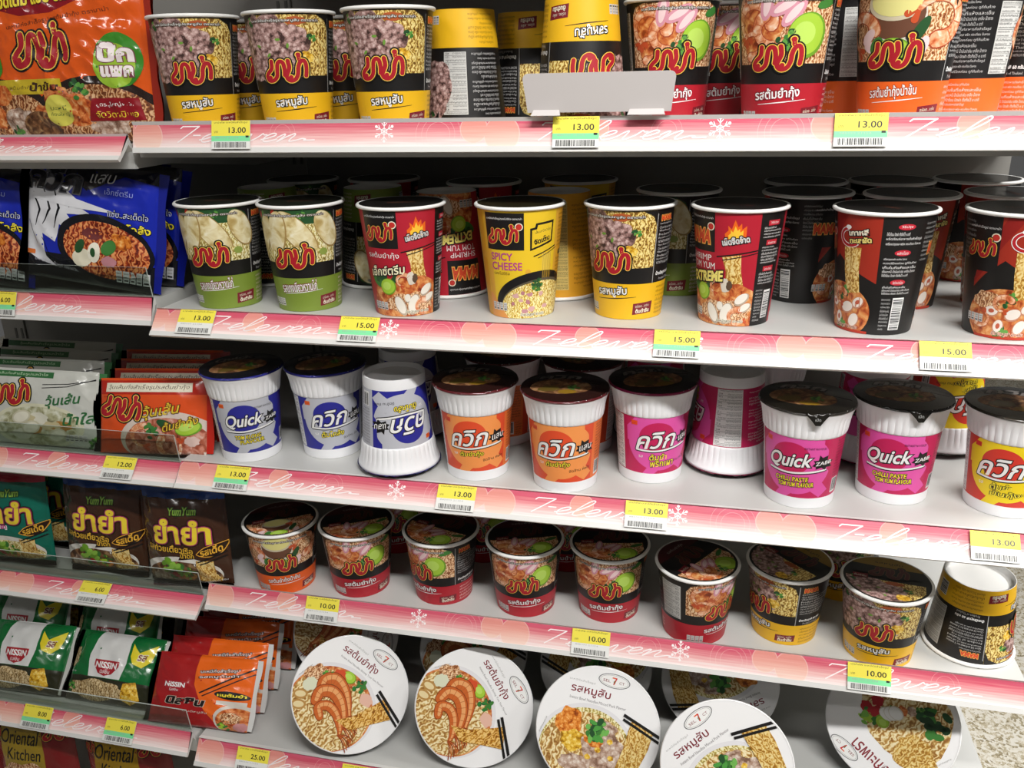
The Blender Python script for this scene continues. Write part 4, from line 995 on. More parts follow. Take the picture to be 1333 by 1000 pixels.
# third shelf
for k, px, py, t, lb, fl in (
    ('q_blue_en', 331, 602, 4, 'blue and silver foam cup reading Quick', 0),
    ('q_blue', 436, 598, 10, 'blue foam cup with Thai lettering set back beside the Quick cup', 0),
    ('q_blue', 522, 620.5, 8, 'upside-down blue foam cup with its ribbed collar on the shelf', 1),
    ('q_orange', 623.5, 627.3, -2, 'orange foam cup next to the upside-down blue cup', 0),
    ('q_orange', 735.7, 642.6, -4, 'orange foam cup next to the pink cups', 0),
    ('q_pink', 844.5, 646, 22, 'pink foam cup with Thai lettering', 0),
    ('q_pink', 943, 634, -92, 'upside-down pink foam cup showing its white nutrition panel', 1),
    ('q_pink_en', 1036.5, 663, -4, 'pink foam cup reading Quick beside the upside-down pink cup', 0),
    ('q_pink_en', 1153.8, 671, 4, 'pink foam cup reading Quick beside the yellow cup', 0),
    ('q_yellow', 1298, 674, 6, 'yellow and red foam cup at the right picture edge', 0)):
    put(k, low(3, px, py, .037), t, lb, G3, fl)
for k, px, py, H, t, lb, fl in (
    ('q_blue', 530, 457, .114, 0, 'upside-down blue foam cup, only its base showing above the front upside-down one', 1),
    ('q_orange', 655, 468, .1095, -60, 'orange foam cup in second row behind the first orange cup', 0),
    ('q_orange', 759, 476, .1095, -60, 'orange foam cup in second row behind the second orange cup', 0),
    ('q_pink', 852, 466, .114, 0, 'upside-down foam cup with white base behind the Thai lettered pink cup', 1),
    ('q_pink', 1000, 482, .1095, -90, 'pink foam cup in second row left of the two Quick pink cups', 0),
    ('q_pink', 1140, 489, .114, 0, 'upside-down foam cup with white base behind the two Quick pink cups', 1),
    ('q_yellow', 1235, 492, .114, 30, 'upside-down foam cup in the gap beside the yellow foam cup', 1)):
    put(k, rimc(3, px, py, H), t, lb, G3, fl)
# fourth shelf
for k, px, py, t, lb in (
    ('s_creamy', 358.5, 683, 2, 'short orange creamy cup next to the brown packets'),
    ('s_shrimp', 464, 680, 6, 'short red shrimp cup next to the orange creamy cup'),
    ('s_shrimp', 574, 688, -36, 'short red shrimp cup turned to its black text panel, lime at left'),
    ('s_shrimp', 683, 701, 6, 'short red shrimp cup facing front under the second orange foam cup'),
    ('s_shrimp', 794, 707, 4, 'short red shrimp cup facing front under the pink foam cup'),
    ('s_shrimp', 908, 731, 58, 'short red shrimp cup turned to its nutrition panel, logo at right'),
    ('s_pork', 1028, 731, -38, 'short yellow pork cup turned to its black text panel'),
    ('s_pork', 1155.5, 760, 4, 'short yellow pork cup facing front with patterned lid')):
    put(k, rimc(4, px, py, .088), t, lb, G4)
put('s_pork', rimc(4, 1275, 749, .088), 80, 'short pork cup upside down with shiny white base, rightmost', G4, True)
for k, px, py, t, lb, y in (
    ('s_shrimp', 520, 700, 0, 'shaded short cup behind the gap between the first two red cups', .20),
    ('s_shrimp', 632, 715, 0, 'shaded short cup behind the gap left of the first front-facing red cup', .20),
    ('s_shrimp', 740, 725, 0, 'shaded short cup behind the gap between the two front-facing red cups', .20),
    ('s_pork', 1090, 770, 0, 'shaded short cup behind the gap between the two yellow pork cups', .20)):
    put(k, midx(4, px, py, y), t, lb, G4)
# ------------------------------------------------------------------ bowls stood on edge
BWHITE = M('#F3F2F2', .35, .3)
def clip_disc(src, dst, R, dx=0, dy=0, n=48):
    for q, m, l in src.it:
        c = [(x + dx, y + dy) for x, y in q]
        if max(x * x + y * y for x, y in c) > R * R:
            for k in range(n):
                t = 2 * math.pi * k / n; nx, ny = math.cos(t), math.sin(t); out = []; k2 = len(c)
                for i in range(k2):
                    A, B = c[i], c[(i + 1) % k2]; da, db = R - A[0] * nx - A[1] * ny, R - B[0] * nx - B[1] * ny
                    if da >= 0: out.append(A)
                    if (da > 0 > db) or (da < 0 < db):
                        f = da / (da - db); out.append((A[0] + f * (B[0] - A[0]), A[1] + f * (B[1] - A[1])))
                c = out
                if len(c) < 3: break
        if len(c) > 2: dst.it.append((c, m, l))
def oval_logo(a, cx, cy, lay):
    a.ell(cx, cy, 18.5, 8.2, M('#6A6A6C'), lay, 40); a.ell(cx, cy, 17.5, 7.4, WHITE, lay + 1, 40); a.ring(cx, cy, 16.2, 6.3, .4, GREY, lay + 2, 40)
    a.text('SEL', cx - 8.5, cy - .8, 9, 3, M('#8A3A3A'), lay + 2, res=2); a.text('CT', cx + 9, cy - .8, 6, 3, M('#8A3A3A'), lay + 2, res=2)
    a.stroke([(cx - 2.4, cy + 3.4), (cx + 2.2, cy + 3.4)], 1.2, M('#E4571E'), lay + 3); a.stroke([(cx + 2.2, cy + 3.4), (cx, cy - 3.6)], 1.4, M('#C8202C'), lay + 3); a.text('E', cx + .6, cy - 1, 2.4, 2.6, M('#2E7A3A'), lay + 4)
def bowl_lid(kindname):
    R = 71; a = Art(); f = Art()
    a.ell(0, 0, R, R, BWHITE, 0, 96)
    if kindname == 'basil':
        f.blob(-6, -16, 52, 44, NOODB, 2, 3, amp=.1); f.blob(-40, 10, 26, 20, NOODL, 3, 8); f.blob(6, -30, 30, 20, NOODB, 4, 5)
        for i in range(9): f.blob(-20 + 7 * i, -40 + (i * 37 % 30), 6, 5, (PRAWN, HERB, MINCEB)[i % 3], 5 + i % 2, i)
        leafy(f, -30, -34, 22, 6, 4, (LEAFD, LEAF, M('#1E3D20')), 16)
        lime(f, 8, 6, 8, 7, 8)
        for x, y, r in ((18, 2, 8), (26, -8, 7), (30, 6, 7)): f.blob(x, y, r, r * .9, RED, 7, x)
        for k in range(3): f.ell(10 - 3 * k, -4 - 4 * k, 9, 7, M('#D8D2C4'), 8 + k, 20); f.ell(10 - 3 * k, -3.6 - 4 * k, 8, 6, WHITE, 9 + k, 20)
        leafy(f, 22, 14, 14, 7, 9, (LIME, LEAF, M('#79B24A')), 8)
        a.text('รสกะเพรา', -12, 46, 52, 12, M('#8A2A34'), 2, bold=.2)
    else:
        tom = kindname == 'tomyum'
        f.ell(-10, -26, 57, 53, M('#E4E2E4'), 1, 60); f.ell(-10, -28, 54, 50, SOUP if tom else NOODP, 2, 60); f.ell(-10, -30, 52, 47, NOODB, 3, 60)
        if tom:
            f.blob(-46, -6, 16, 14, NOODO, 4, 2); f.blob(-18, 10, 15, 7, SOUP, 4, 4)
            lime(f, -14, 15, 9, 7, 5); f.blob(-25, 10, 8, 8, M('#D2502A'), 6, 5); leafy(f, 2, 15, 11, 7, 3, (LEAFD, M('#2F7A35'), LEAF), 9)
            leafy(f, -33, -2, 13, 8, 6, (M('#5FA63A'), M('#7CC04C'), LEAF), 14)
            f.blob(20, 6, 9, 7, M('#E6B8A4'), 6, 3); f.blob(-48, -18, 8, 9, M('#DADBC0'), 7, 6)
            for x, y in ((-50, -34), (-44, -45)): f.ell(x, y, 9, 6, M('#B88A4A'), 7, 20, 30); f.ell(x, y, 6.5, 3.8, M('#E6D2A0'), 8, 20, 30)
            OR, OD, OL = M('#C8642A'), M('#8E3C16'), M('#E8A468')
            def big_prawn(pts, w, lay):
                p = catmull(pts, 5); n = len(p); W = [w * (.35 + .65 * math.sin(math.pi * min(1, .18 + .9 * i / (n - 1))) ** .7) for i in range(n)]
                f.stroke(p, [x * 1.16 for x in W], OD, lay); f.stroke(p, W, OR, lay + 1)
                f.stroke([(x, y + W[i] * .16) for i, (x, y) in enumerate(p)], [x * .4 for x in W], OL, lay + 2)
                for i in range(2, n - 2, 2):
                    (x0, y0), (x1, y1) = p[i - 1], p[i + 1]; L = math.hypot(x1 - x0, y1 - y0) or 1; qx, qy = -(y1 - y0) / L, (x1 - x0) / L
                    f.stroke([(p[i][0] - qx * W[i] * .46, p[i][1] - qy * W[i] * .46), (p[i][0] + qx * W[i] * .46, p[i][1] + qy * W[i] * .46)], .55, M('#B45A26'), lay + 3, cap=False)
                hx, hy = p[-1]
                for k in range(5): f.stroke(catmull([(hx - 2, hy), (hx + 8, hy - 4 + k * 2.4), (hx + 19, hy - 12 + k * 4)]), [1.2] * 10 + [.4], OR if k % 2 else OD, lay + 2)
            big_prawn([(-34, -14), (-36, -4), (-26, 4), (-10, 0), (4, -10), (16, -22)], 14, 9)
            big_prawn([(-30, -30), (-32, -18), (-20, -10), (-4, -14), (10, -26), (18, -36)], 14, 12)
            big_prawn([(-14, -42), (-22, -34), (-14, -26), (0, -28), (14, -38), (20, -46)], 11, 15)
            nm, lm = 'รสต้มยำกุ้ง', food('noodle_lift_orange', 'noodle', ['#8A5210', '#C58A2C', '#DCA84C', '#EDC880'], 1.6)
        else:
            f.blob(-34, 2, 15, 16, CARROT, 4, 2); f.blob(-26, -18, 15, 12, CORN, 4, 5); f.blob(-2, -12, 12, 8, CARROT, 5, 8); f.blob(10, -20, 26, 22, MINCEB, 4, 3); f.blob(8, 4, 14, 8, MINCEB, 4, 9); f.blob(-20, -42, 18, 10, MINCEB, 4, 6)
            for x, y in ((4, -22), (16, -10), (-6, -32), (20, -28)): f.blob(x, y, 3.5, 3, CORN, 6, x)
            leafy(f, -2, 0, 17, 7, 5, (LEAF, M('#4E9A42'), LEAFD, M('#73B455')), 22)
            nm, lm = 'รสหมูสับ', NOODL
        f.poly([(36, 20), (62, 10), (60, -8), (52, -34), (40, -62), (14, -62), (26, -40), (32, -14), (34, 6)] if not tom else [(38, 22), (60, 6), (44, -12), (26, -34), (4, -34), (18, -20), (30, 4)], lm, 19)
        f.stroke([(26, 24), (74, 7)], 3.4, INK, 21, cap=False); f.stroke([(26, 19), (74, 1)], 3.0, INK, 21, cap=False)
        a.text(nm, -16, 40, 52 if tom else 46, 12.5, M('#7E2430'), 2, bold=.15); a.text('บะหมี่กึ่งสำเร็จรูป', -28, 50, 30, 3.2, GREY, 2, res=1); a.text('Instant Bowl Noodles ' + ('Shrimp Tom Yum Flavour' if tom else 'Minced Pork Flavour'), -6, 30, 66, 3.2, M('#7A7476'), 2, res=2)
    oval_logo(a, 8, 58, 2) if kindname != 'basil' else oval_logo(a, 16, 60, 2)
    a.text('สินค้าคุณภาพ', -63, -8, 20, 2.4, GREY, 20, rot=75, res=1)
    clip_disc(f, a, R - .8)
    return a
def bowl(kindname, side):
    r = empty('noodle_bowl')
    art_mesh('printed_lid', [(bowl_lid(kindname), flat_map_y, None, None, .06, None)], r)
    def ymap(V): return [(x * .001, -z * .001, y * .001) for x, y, z in V]       # lathe axis -> +y backwards
    V, F, MI = lathe([(70.8, .4, 0), (71.6, .2, 0), (72.2, -1.0, 0), (71.6, -2.6, 0), (68.6, -2.8, 0)], 96)
    F = [f[::-1] for f in F]; link_mesh('rolled_rim', ymap(V), F, [BWHITE], MI, r, smooth=60)
    a = Art(); c = math.pi * 60
    a.rect(-c, 0, c, 70, side, 0)
    for i in range(4):
        u = -c + 47 + 94 * i
        a.ell(u, 36, 30, 22, BWHITE, 1, 36); a.ell(u, 36, 28.5, 20.5, side, 2, 36); a.ell(u + 4, 30, 22, 14, NOODB if i % 2 else MINCEB, 3, 30); leafy(a, u + 10, 34, 10, 4, i)
    def mp(u, v):
        t = u / 60; rr = (49 + (68.6 - 49) * v / 70) * .001; s, k = math.sin(t), math.cos(t)
        return (rr * s, (.0728 - v * .001), rr * k), (s, .26, k)
    art_mesh('printed_side', [(a, mp, 60 * math.radians(5), None, .07, None)], r)
    V, F, MI = lathe([(0, -69, 0), (47, -69, 0), (49, -72.8, 0)], 72); F = F
    link_mesh('foot', ymap(V), F, [BWHITE], MI, r, smooth=40)
    return r
SIDE_T = food('bowl_side_red', 'soft', ['#3A0E10', '#7A1E1E', '#A03A22', '#B8663A'], .5); SIDE_P = food('bowl_side_brown', 'soft', ['#3A2214', '#8A4A22', '#B87034', '#C99A5A'], .5); SIDE_B = food('bowl_side_green', 'soft', ['#1E2A1A', '#4A5A3A', '#A8A88A', '#D8D6C8'], .5)
kind('b_tomyum', lambda: bowl('tomyum', SIDE_T)); kind('b_pork', lambda: bowl('pork', SIDE_P)); kind('b_basil', lambda: bowl('basil', SIDE_B))
G5 = 'paper noodle bowls stood on edge on the bottom shelf'
def bowl_at(k, px, py, y, tilt, yaw, roll, label):
    """lid centre seen at (px,py) on the plane y; tilted back, turned, rolled about its own axis; rests on the deck"""
    o = make(k); P = at_y(px, py, y)
    m = Matrix.Rotation(math.radians(yaw), 3, 'Z') @ Matrix.Rotation(math.radians(-tilt), 3, 'X')
    lo = min((m @ Vector((.0722 * math.cos(t), .001, .0722 * math.sin(t)))).z for t in [i * .05 for i in range(126)])
    lo2 = min((m @ Vector((.049 * math.cos(t), .0728, .049 * math.sin(t)))).z for t in [i * .05 for i in range(126)])
    P.z = SH[5]['z'] - min(lo, lo2) + .0006
    o.rotation_euler = (m @ Matrix.Rotation(math.radians(roll), 3, 'Y')).to_euler(); o.location = P
    return tag(o, label, 'noodle bowl', G5)
for a in (
    ('b_tomyum', 457, 912, -.005, 24, 26, 45, 'shrimp bowl with white lid, first in the front row, beside the red packets'),
    ('b_tomyum', 617, 922, .005, 22, 14, 62, 'shrimp bowl with white lid, second in the front row'),
    ('b_pork', 778, 960, -.005, 26, 6, 10, 'minced pork bowl, chopsticks at upper right, third in the front row'),
    ('b_pork', 947, 985, -.03, 24, 2, -42, 'minced pork bowl with lettering running steeply up, last in the front row'),
    ('b_basil', 1160, 945, .075, 26, -14, 212, 'upside-down basil noodle bowl standing alone before the bright floor'),
    ('b_tomyum', 455, 870, .115, 16, 16, 100, 'shaded bowl behind the first shrimp bowl'),
    ('b_tomyum', 618, 880, .115, 16, 12, 12, 'shaded bowl behind the second shrimp bowl, lettering visible above it'),
    ('b_pork', 775, 905, .115, 16, 6, 190, 'shaded bowl behind the third front bowl'),
    ('b_pork', 935, 915, .115, 16, 0, 150, 'shaded brown bowl behind the last front bowl')):
    bowl_at(*a)

# ------------------------------------------------------------------ packets
def pouch_map(w, h, T, seed, crk=1.0, back=False, pw=2.6):
    s = -1 if back else 1
    def z(u, v):
        a, b = min(1, abs(2 * u / w)), min(1, abs(2 * v / h - 1)); e = max(0, (1 - a ** pw)) ** .55 * max(0, (1 - b ** pw)) ** .55
        edge = .35 + .65 * (1 - e)
        n = noise.noise(Vector((u / 17 + seed, v / 17, seed * 2))) * 1.5 + abs(noise.noise(Vector((u / 26 + v / 40, v / 30 + seed, seed)))) * -2.6 + noise.noise(Vector((u / 7, v / 7 + seed, 4))) * .4
        m = min(1, 6 * min(1 - a, 1 - b) + .03)
        return T * e + crk * n * edge * m
    def f(u, v):
        z0 = z(u, v); gx = (z(u + .6, v) - z0) / .6; gy = (z(u, v + .6) - z0) / .6; n = Vector((-gx, -1, -gy)).normalized()
        sh = 1 - .05 * max(0, 1 - abs(2 * v / h - 1) ** 3) * 0
        if back: return (-u * .001, z0 * .001, v * .001), tuple(Vector((gx, 1, -gy)).normalized())
        return (u * sh * .001, -z0 * .001, v * .001), tuple(n)
    return f
def pouch(art, w, h, T, base, seals, seed, crk=1.0, sealmat=None, sealw=9, name='noodle_packet'):
    r = empty(name)
    b = Art(); b.rect(-w / 2, 0, w / 2, h, base, 0)
    art_mesh('printed_pouch', [(art, pouch_map(w, h, T, seed, crk), 3.5, 3.5, .10, (-w / 2, 0, w / 2, h)), (b, pouch_map(w, h, T * .5, seed + 3, crk * .5, True), 7, 7, 0, None)], r)
    for sd in seals:
        c = Art(); m = sealmat or base
        def mp(u, v, sd=sd):
            if sd in 'lr':
                y = 2.2 * math.sin(v * .09 + seed) * (u / sealw) + .5 * math.sin(u * 2.2); k = 1 if sd == 'r' else -1
                x = k * (w / 2 - .4 + u); return (x * .001, -y * .001, v * .001), (0, -1, 0)
            y = 2.0 * math.sin(u * .07 + seed) * (v / sealw) + .5 * math.sin(v * 2.2); k = h - .4 + v if sd == 't' else .4 - v
            return (u * .001, -y * .001, k * .001), (0, -1, 0)
        if sd in 'lr': c.rect(0, 1.5, sealw, h - 1.5, m, 0)
        else: c.rect(-w / 2 + 1, 0, w / 2 - 1, sealw, m, 0)
        o = art_mesh('end_seal', [(c, mp, .7 if sd in 'lr' else 4, 4 if sd in 'lr' else .7, 0, None)], r)
    return r
def foil(h, rough=.24, coat=.5): return M(h, rough, coat)
def bowl_pic(a, cx, cy, rx, ry, lay, rim, mats, herbs=True, seed=1):
    a.ell(cx, cy, rx, ry, rim, lay, 40); a.ell(cx, cy, rx * .9, ry * .86, mats[0], lay + 1, 40)
    rnd = random.Random(seed)
    for i in range(9):
        t = rnd.uniform(0, 6.28); d = rnd.uniform(.1, .6)
        a.blob(cx + rx * d * math.cos(t), cy + ry * d * math.sin(t), rx * .22, ry * .24, mats[1 + i % (len(mats) - 1)], lay + 2 + i % 2, i + seed)
    if herbs: leafy(a, cx - rx * .1, cy + ry * .05, ry * .4, lay + 4, seed, n=7)
# -- blue packets
def p_blue():
    w, h = 128, 106; a = Art(); B = foil('#1829AA', .2, .6); K = foil('#111118', .22, .6); Wt = foil('#DCDCE0', .25, .5)
    a.rect(-w / 2, 0, w / 2, h, B, 0); a.rect(-w / 2, 0, w / 2, 24, K, 1); a.poly([(-w / 2, h), (w / 2, h), (w / 2, h - 12), (34, h - 8), (0, h - 24), (-30, h - 10), (-w / 2, h - 6)], K, 1)
    # angular pale slashes at the left, left plain
    a.poly([(-64, 22), (-64, 92), (-54, 84), (-36, 100), (-28, 84), (-10, 90), (-22, 74), (6, 62), (-18, 60), (-4, 44), (-26, 50), (-30, 34), (-44, 40), (-40, 20), (-30, 12), (-50, 16)], Wt, 2)
    for q in ([(-60, 84), (-48, 60), (-52, 46)], [(-48, 84), (-36, 62), (-44, 48)], [(-34, 84), (-26, 64), (-32, 46)], [(-22, 78), (-16, 66)], [(-60, 50), (-50, 30)], [(-44, 36), (-36, 22)]): a.stroke(q, [.6] + [2.4] * (len(q) - 2) + [.6], K, 3)
    a.poly([(-60, 70), (-8, 66), (34, 66), (-10, 74), (-20, 80), (-30, 74), (-60, 78)], Wt, 4)
    a.text('ควิก', -34, 88, 54, 18, K, 5, [(1.2, M('#5A5A62'))], shear=.2, bold=1.2)
    a.text('แสบ', 14, 94, 24, 8, WHITE, 5, shear=.25, rot=4); a.text('เอ็กซ์ตรีม', 30, 84, 26, 5.5, M('#9AA6E8'), 5); a.text('แซ่บ..สะเด็ดใจ', 40, 66, 36, 6, M('#C9CDE8'), 5, [(.5, K)]); a.text('รส', 24, 56, 5, 3.5, WHITE, 5, res=1); a.text('ต้มโคล้ง', 44, 55, 32, 7, LEMON, 5, [(.5, K)], bold=.2)
    a.ell(18, 34, 46, 29, K, 6, 40, -8); a.ell(20, 33, 41, 24, food('noodle_red', 'noodle', ['#5A1A10', '#A8401E', '#CC6A34', '#E49A60'], 1.6), 7, 40, -8)
    a.blob(34, 42, 12, 7, CARROT, 8, 2); a.blob(8, 46, 10, 5, M('#6A2A2A'), 8, 4)
    a.ell(-2, 24, 10, 8, M('#E6DFC6'), 9, 20, 20); a.ell(10, 30, 6, 9, M('#F0EBD8'), 9, 20, -10); a.ell(9, 30, 2.5, 4, LEAFD, 10, 12); a.ell(24, 36, 8, 6, LEAF, 10, 14, 40); a.ell(-4, 34, 7, 4, LEAFD, 10, 14, 60); a.blob(24, 24, 7, 5, M('#C88A92'), 9, 7)
    a.rect(-64, 20, -54, 24, M('#D8702A'), 4); a.text('บะหมี่กึ่งสำเร็จรูป ตราควิก', -30, 14, 46, 4.5, M('#B9B9C0'), 4, rot=-6, res=1)
    gda(a, 30, 7, 8, 1.15, 5, M('#C9C9CC'))
    return pouch(a, w, h, 10, K, 'lr', 1, 1.9, foil('#16208A', .2, .6))
def p_white():
    w, h = 150, 92; a = Art(); B = foil('#C9CAC2', .25, .5); G = M('#2F6A3A', .3, .4)
    a.rect(-w / 2, 0, w / 2, h, B, 0); a.rect(-w / 2, h - 10, 22, h - 3, G, 1); a.text('วุ้นเส้นกึ่งสำเร็จรูปรสน้ำใส', -20, h - 6.5, 70, 4.2, M('#BFD8B4'), 2, res=1)
    for k in range(2): a.stroke([(10, h - 18 - 4 * k), (40, h - 16 - 3 * k), (72, h - 10 + k)], 1.0, INK, 1, cap=False)
    a.paste(LOGO, -30, h - 32, .95, 6, 3)
    bowl_pic(a, 6, 24, 56, 27, 1, M('#D6D4B8', .3, .4), [CLEAR, M('#D9D6C4'), M('#C4B890'), CLEAR, M('#A87A3A')], False, 3)
    for x, y in ((-14, 34), (-2, 22), (30, 14)): a.ell(x, y, 12, 8, M('#C9C4AA'), 6, 20, 20); a.ell(x, y, 10, 6, M('#E2DECB'), 7, 20, 20)
    a.text('วุ้นเส้น', 36, 56, 40, 16, G, 6, shear=.3, bold=.35, rot=8); a.text('น้ำใส', 56, 36, 36, 14, G, 6, shear=.3, bold=.35, rot=8)
    leafy(a, 70, 6, 10, 6, 3); gda(a, 40, 8, 6, .9, 5)
    return pouch(a, w, h, 10, B, 'lr', 2, 1.3, foil('#3F7A48', .25, .5))
def p_orange():
    w, h = 140, 92; a = Art(); B = foil('#DF5220', .25, .5); D = foil('#B82818', .25, .5)
    a.rect(-w / 2, 0, w / 2, h, B, 0); a.rect(-w / 2, h - 20, w / 2, h - 3, D, 1); a.rect(-60, h - 17, 54, h - 6, CREAM, 2); a.text('วุ้นเส้นกึ่งสำเร็จรูปรสต้มยำกุ้ง', -3, h - 11.5, 106, 7, M('#5A4A42'), 3, shear=.3)
    a.paste(LOGO, -38, h - 38, 1.05, -10, 3); a.text('ตรามาม่า', -50, h - 22.5, 24, 2, M('#6A1A10'), 3, res=1)
    a.ell(24, 18, 62, 34, M('#D8C8BC'), 2, 44); a.ell(22, 14, 54, 30, food('soup_pink', 'soft', ['#6A2A1E', '#A8563C', '#C8806A', '#DDB0A0'], .7), 3, 44)
    prawn(a, -8, 22, 14, 4, 60); leafy(a, 4, 28, 12, 7, 4, (LEAFD, LEAF, M('#3A7A3A')), 10); prawn(a, 26, 10, 14, 5, 160); lime(a, 50, 32, 16, 9, 7, 12); a.ell(22, 36, 12, 5, LEAFD, 7, 16, -20); a.blob(54, 16, 9, 6, M('#DDBFB4'), 7, 4)
    YG = M('#E5C53A', .3, .4)
    a.text('วุ้นเส้น', 16, 52, 46, 17, YG, 9, [(.9, M('#5A2A10'))], shear=.35, rot=8, bold=.2); a.text('ต้มยำกุ้ง', 40, 36, 44, 13, YG, 9, [(.9, M('#5A2A10'))], shear=.35, rot=14, bold=.1)
    return pouch(a, w, h, 9, D, 'lr', 3, 1.2, foil('#C0281A', .25, .5))
def yum(base, cap_, flavour, sub):
    w, h = 108, 112; a = Art(); B = foil(base, .22, .55); Y = M('#F0D63C', .3, .4); MR = M('#8A1E4A', .3, .4); D = M('#2A160C', .3, .4)
    a.rect(-w / 2, 0, w / 2, h, B, 0); a.rect(-w / 2, h - 9, w / 2, h, foil(cap_, .2, .6), 1)
    a.text('YumYum', 6, h - 22, 36, 8, M('#8FB84A', .3, .4), 3, [(.8, M('#1E3A16'))], bold=.3, shear=.15, rot=3)
    for k, x in ((0, -16), (1, 22)):
        a.text('ยำ', x, h - 46, 32, 27, Y, 6, [(1.1, M('#A83468', .3, .4)), (2.3, D)], bold=1.0, res=4)
    if sub:
        a.text(flavour, -14, 46, 60, 8.5, M('#E8B83C', .3, .4), 4, [(.9, D)], rot=-4, bold=.2); a.poly([(-4, 32), (16, 34), (18, 43), (2, 42)], D, 4); a.text(sub, 8, 38, 17, 6.5, M('#E8B83C', .3, .4), 5, bold=.15)
    else: a.text(flavour, -18, 48, 44, 8, M('#C84A8A', .3, .4), 4, [(.8, WHITE)], rot=-2, bold=.3)
    L = catmull([(20, 40), (30, 48), (44, 52), (54, 54), (50, 44), (42, 38), (30, 37), (20, 40)], 4)
    a.poly(L[:-1], D, 5); a.stroke(L, .9, M('#E8A83C'), 6, cap=False); a.text('รสเด็ด', 37, 45, 24, 9, M('#E8B03A'), 6, shear=.25, rot=14, bold=.3)
    a.ell(-6, 14, 52, 22, M('#E6E2DA', .3, .4), 2, 40); a.ell(-4, 9, 49, 21, NOODP if not sub else SOUPD, 3, 40); a.blob(-28, 8, 18, 10, MINCEB, 4, 2); leafy(a, -14, 20, 18, 5, 4, (LEAF, LIMED, M('#8FBF4A')), 14); a.blob(0, 10, 12, 6, CARROT, 5, 7); a.blob(-12, 12, 6, 4, RED, 6, 3); leafy(a, 6, 14, 10, 6, 8, (LIME, LEAF), 6)
    a.rect(18, 8, 38, 32, NOODL, 7); a.blob(28, 8, 14, 8, NOODL, 7, 5); a.stroke([(20, 30), (52, 42)], 1.4, INK, 8, cap=False); a.stroke([(22, 27), (52, 37)], 1.4, INK, 8, cap=False)
    a.poly([(-54, 0), (54, 0), (54, 6), (10, 2), (-54, 3)], B, 9); a.text('น้ำหนักสุทธิ 67 กรัม', 32, 4.5, 36, 3, WHITE, 10, rot=10, res=1)
    return pouch(a, w, h, 18, B, 'tb', 4 + len(base) + (7 if sub else 1), 2.0, foil(cap_, .2, .6), 7)
def nissin_badge(a, cx, cy, s, lay):
    a.poly([(cx - 16 * s, cy + 9 * s), (cx + 16 * s, cy + 9 * s), (cx + 16 * s, cy + 2 * s), (cx + 9 * s, cy - 7 * s), (cx, cy - 10 * s), (cx - 9 * s, cy - 7 * s), (cx - 16 * s, cy + 2 * s)], M('#A8202C', .3, .4), lay)
    a.text('NISSIN', cx, cy + 3 * s, 27 * s, 7 * s, WHITE, lay + 1, bold=.35, res=3); a.text('นิสชิน', cx, cy - 5 * s, 12 * s, 4 * s, WHITE, lay + 1, res=1)
def p_nissin_green():
    w, h = 128, 100; a = Art(); B = foil('#0F6A33', .22, .5)
    a.rect(-w / 2, 0, w / 2, h, B, 0); a.poly([(-30, h), (20, h), (26, 60), (22, 36), (-26, 36), (-32, 66)], M('#DEDEDC', .28, .5), 1)
    nissin_badge(a, -2, 50, 1.15, 3)
    a.poly([(26, 88), (38, 76), (58, 90), (56, 66), (46, 56), (34, 60), (28, 70)], M('#E8D62A', .28, .5), 2); a.text('รส', 44, 70, 11, 8, M('#7A2A1E'), 3, [(.8, CREAM)], bold=.3)
    a.poly([(-64, 34), (-40, 36), (64, 34), (64, 0), (-64, 0)], M('#2A2A1A', .3, .4), 1); a.blob(-14, 18, 44, 14, food('noodle_dry', 'noodle', ['#6A5030', '#A88A58', '#C8AC7C', '#DCC8A0'], 1.8), 3, 5); a.poly([(28, 32), (44, 36), (52, 12), (40, 4), (26, 10)], CORN, 4)
    a.blob(-58, 60, 8, 14, food('noodle_dry', 'noodle', [], 1), 3, 4); leafy(a, -52, 20, 10, 4, 4)
    a.text('บะหมี่กึ่งสำเร็จรูป', -56, 40, 14, 3, WHITE, 4, res=1)
    return pouch(a, w, h, 22, B, 'lr', 7, 2.0, M('#C9C9C4', .35), 6)
def p_nissin_red():
    w, h = 122, 106; a = Art(); B = foil('#A91F22', .22, .5); O = foil('#EE6A1E', .22, .5)
    a.rect(-w / 2, 0, w / 2, h, B, 0); a.poly([(-8, h), (61, h), (61, 0), (30, 0), (8, 30), (-6, 62)], O, 1)
    nissin_badge(a, -30, 56, .95, 3)
    a.stroke([(2, 50), (61, 92)], 2.2, INK, 2, cap=False); a.stroke([(6, 46), (61, 84)], 1.6, INK, 2, cap=False)
    a.text('บะหมี่กึ่งสำเร็จรูป', 22, 84, 46, 6, WHITE, 4, [(.9, M('#5A3A2A'))], rot=8); a.text('รสหมูต้มยำ', 22, 76, 46, 5, WHITE, 4, [(.9, M('#5A3A2A'))], rot=8)
    a.ell(40, 50, 20, 6, INK, 4, 24, -4); a.text('หมูต้มยำ', 40, 50, 32, 6, LEMON, 5, bold=.3)
    a.text('นิสชิน', -14, 36, 46, 10, M('#1E1614'), 4, [(.7, M('#C8B8A8'))], bold=.8, shear=.2)
    a.ell(48, 16, 26, 22, M('#D8CFC4', .3, .4), 3, 30); a.ell(48, 14, 23, 19, PRAWN, 4, 30); a.blob(42, 18, 12, 8, NOODO, 5, 3); leafy(a, 34, 4, 9, 6, 4, (LIME, LEAF), 8); a.blob(54, 6, 8, 6, M('#C88A8A'), 6, 4)
    a.rect(24, 36, 58, 42, M('#D8CFC4', .3, .4), 4)
    a.text('มินต์หมูสับ', 0, 22, 30, 4, M('#D8CFC4'), 5, res=1)
    return pouch(a, w, h, 13, B, 'lr', 9, 2.2, M('#DAD9D6', .35), 6)
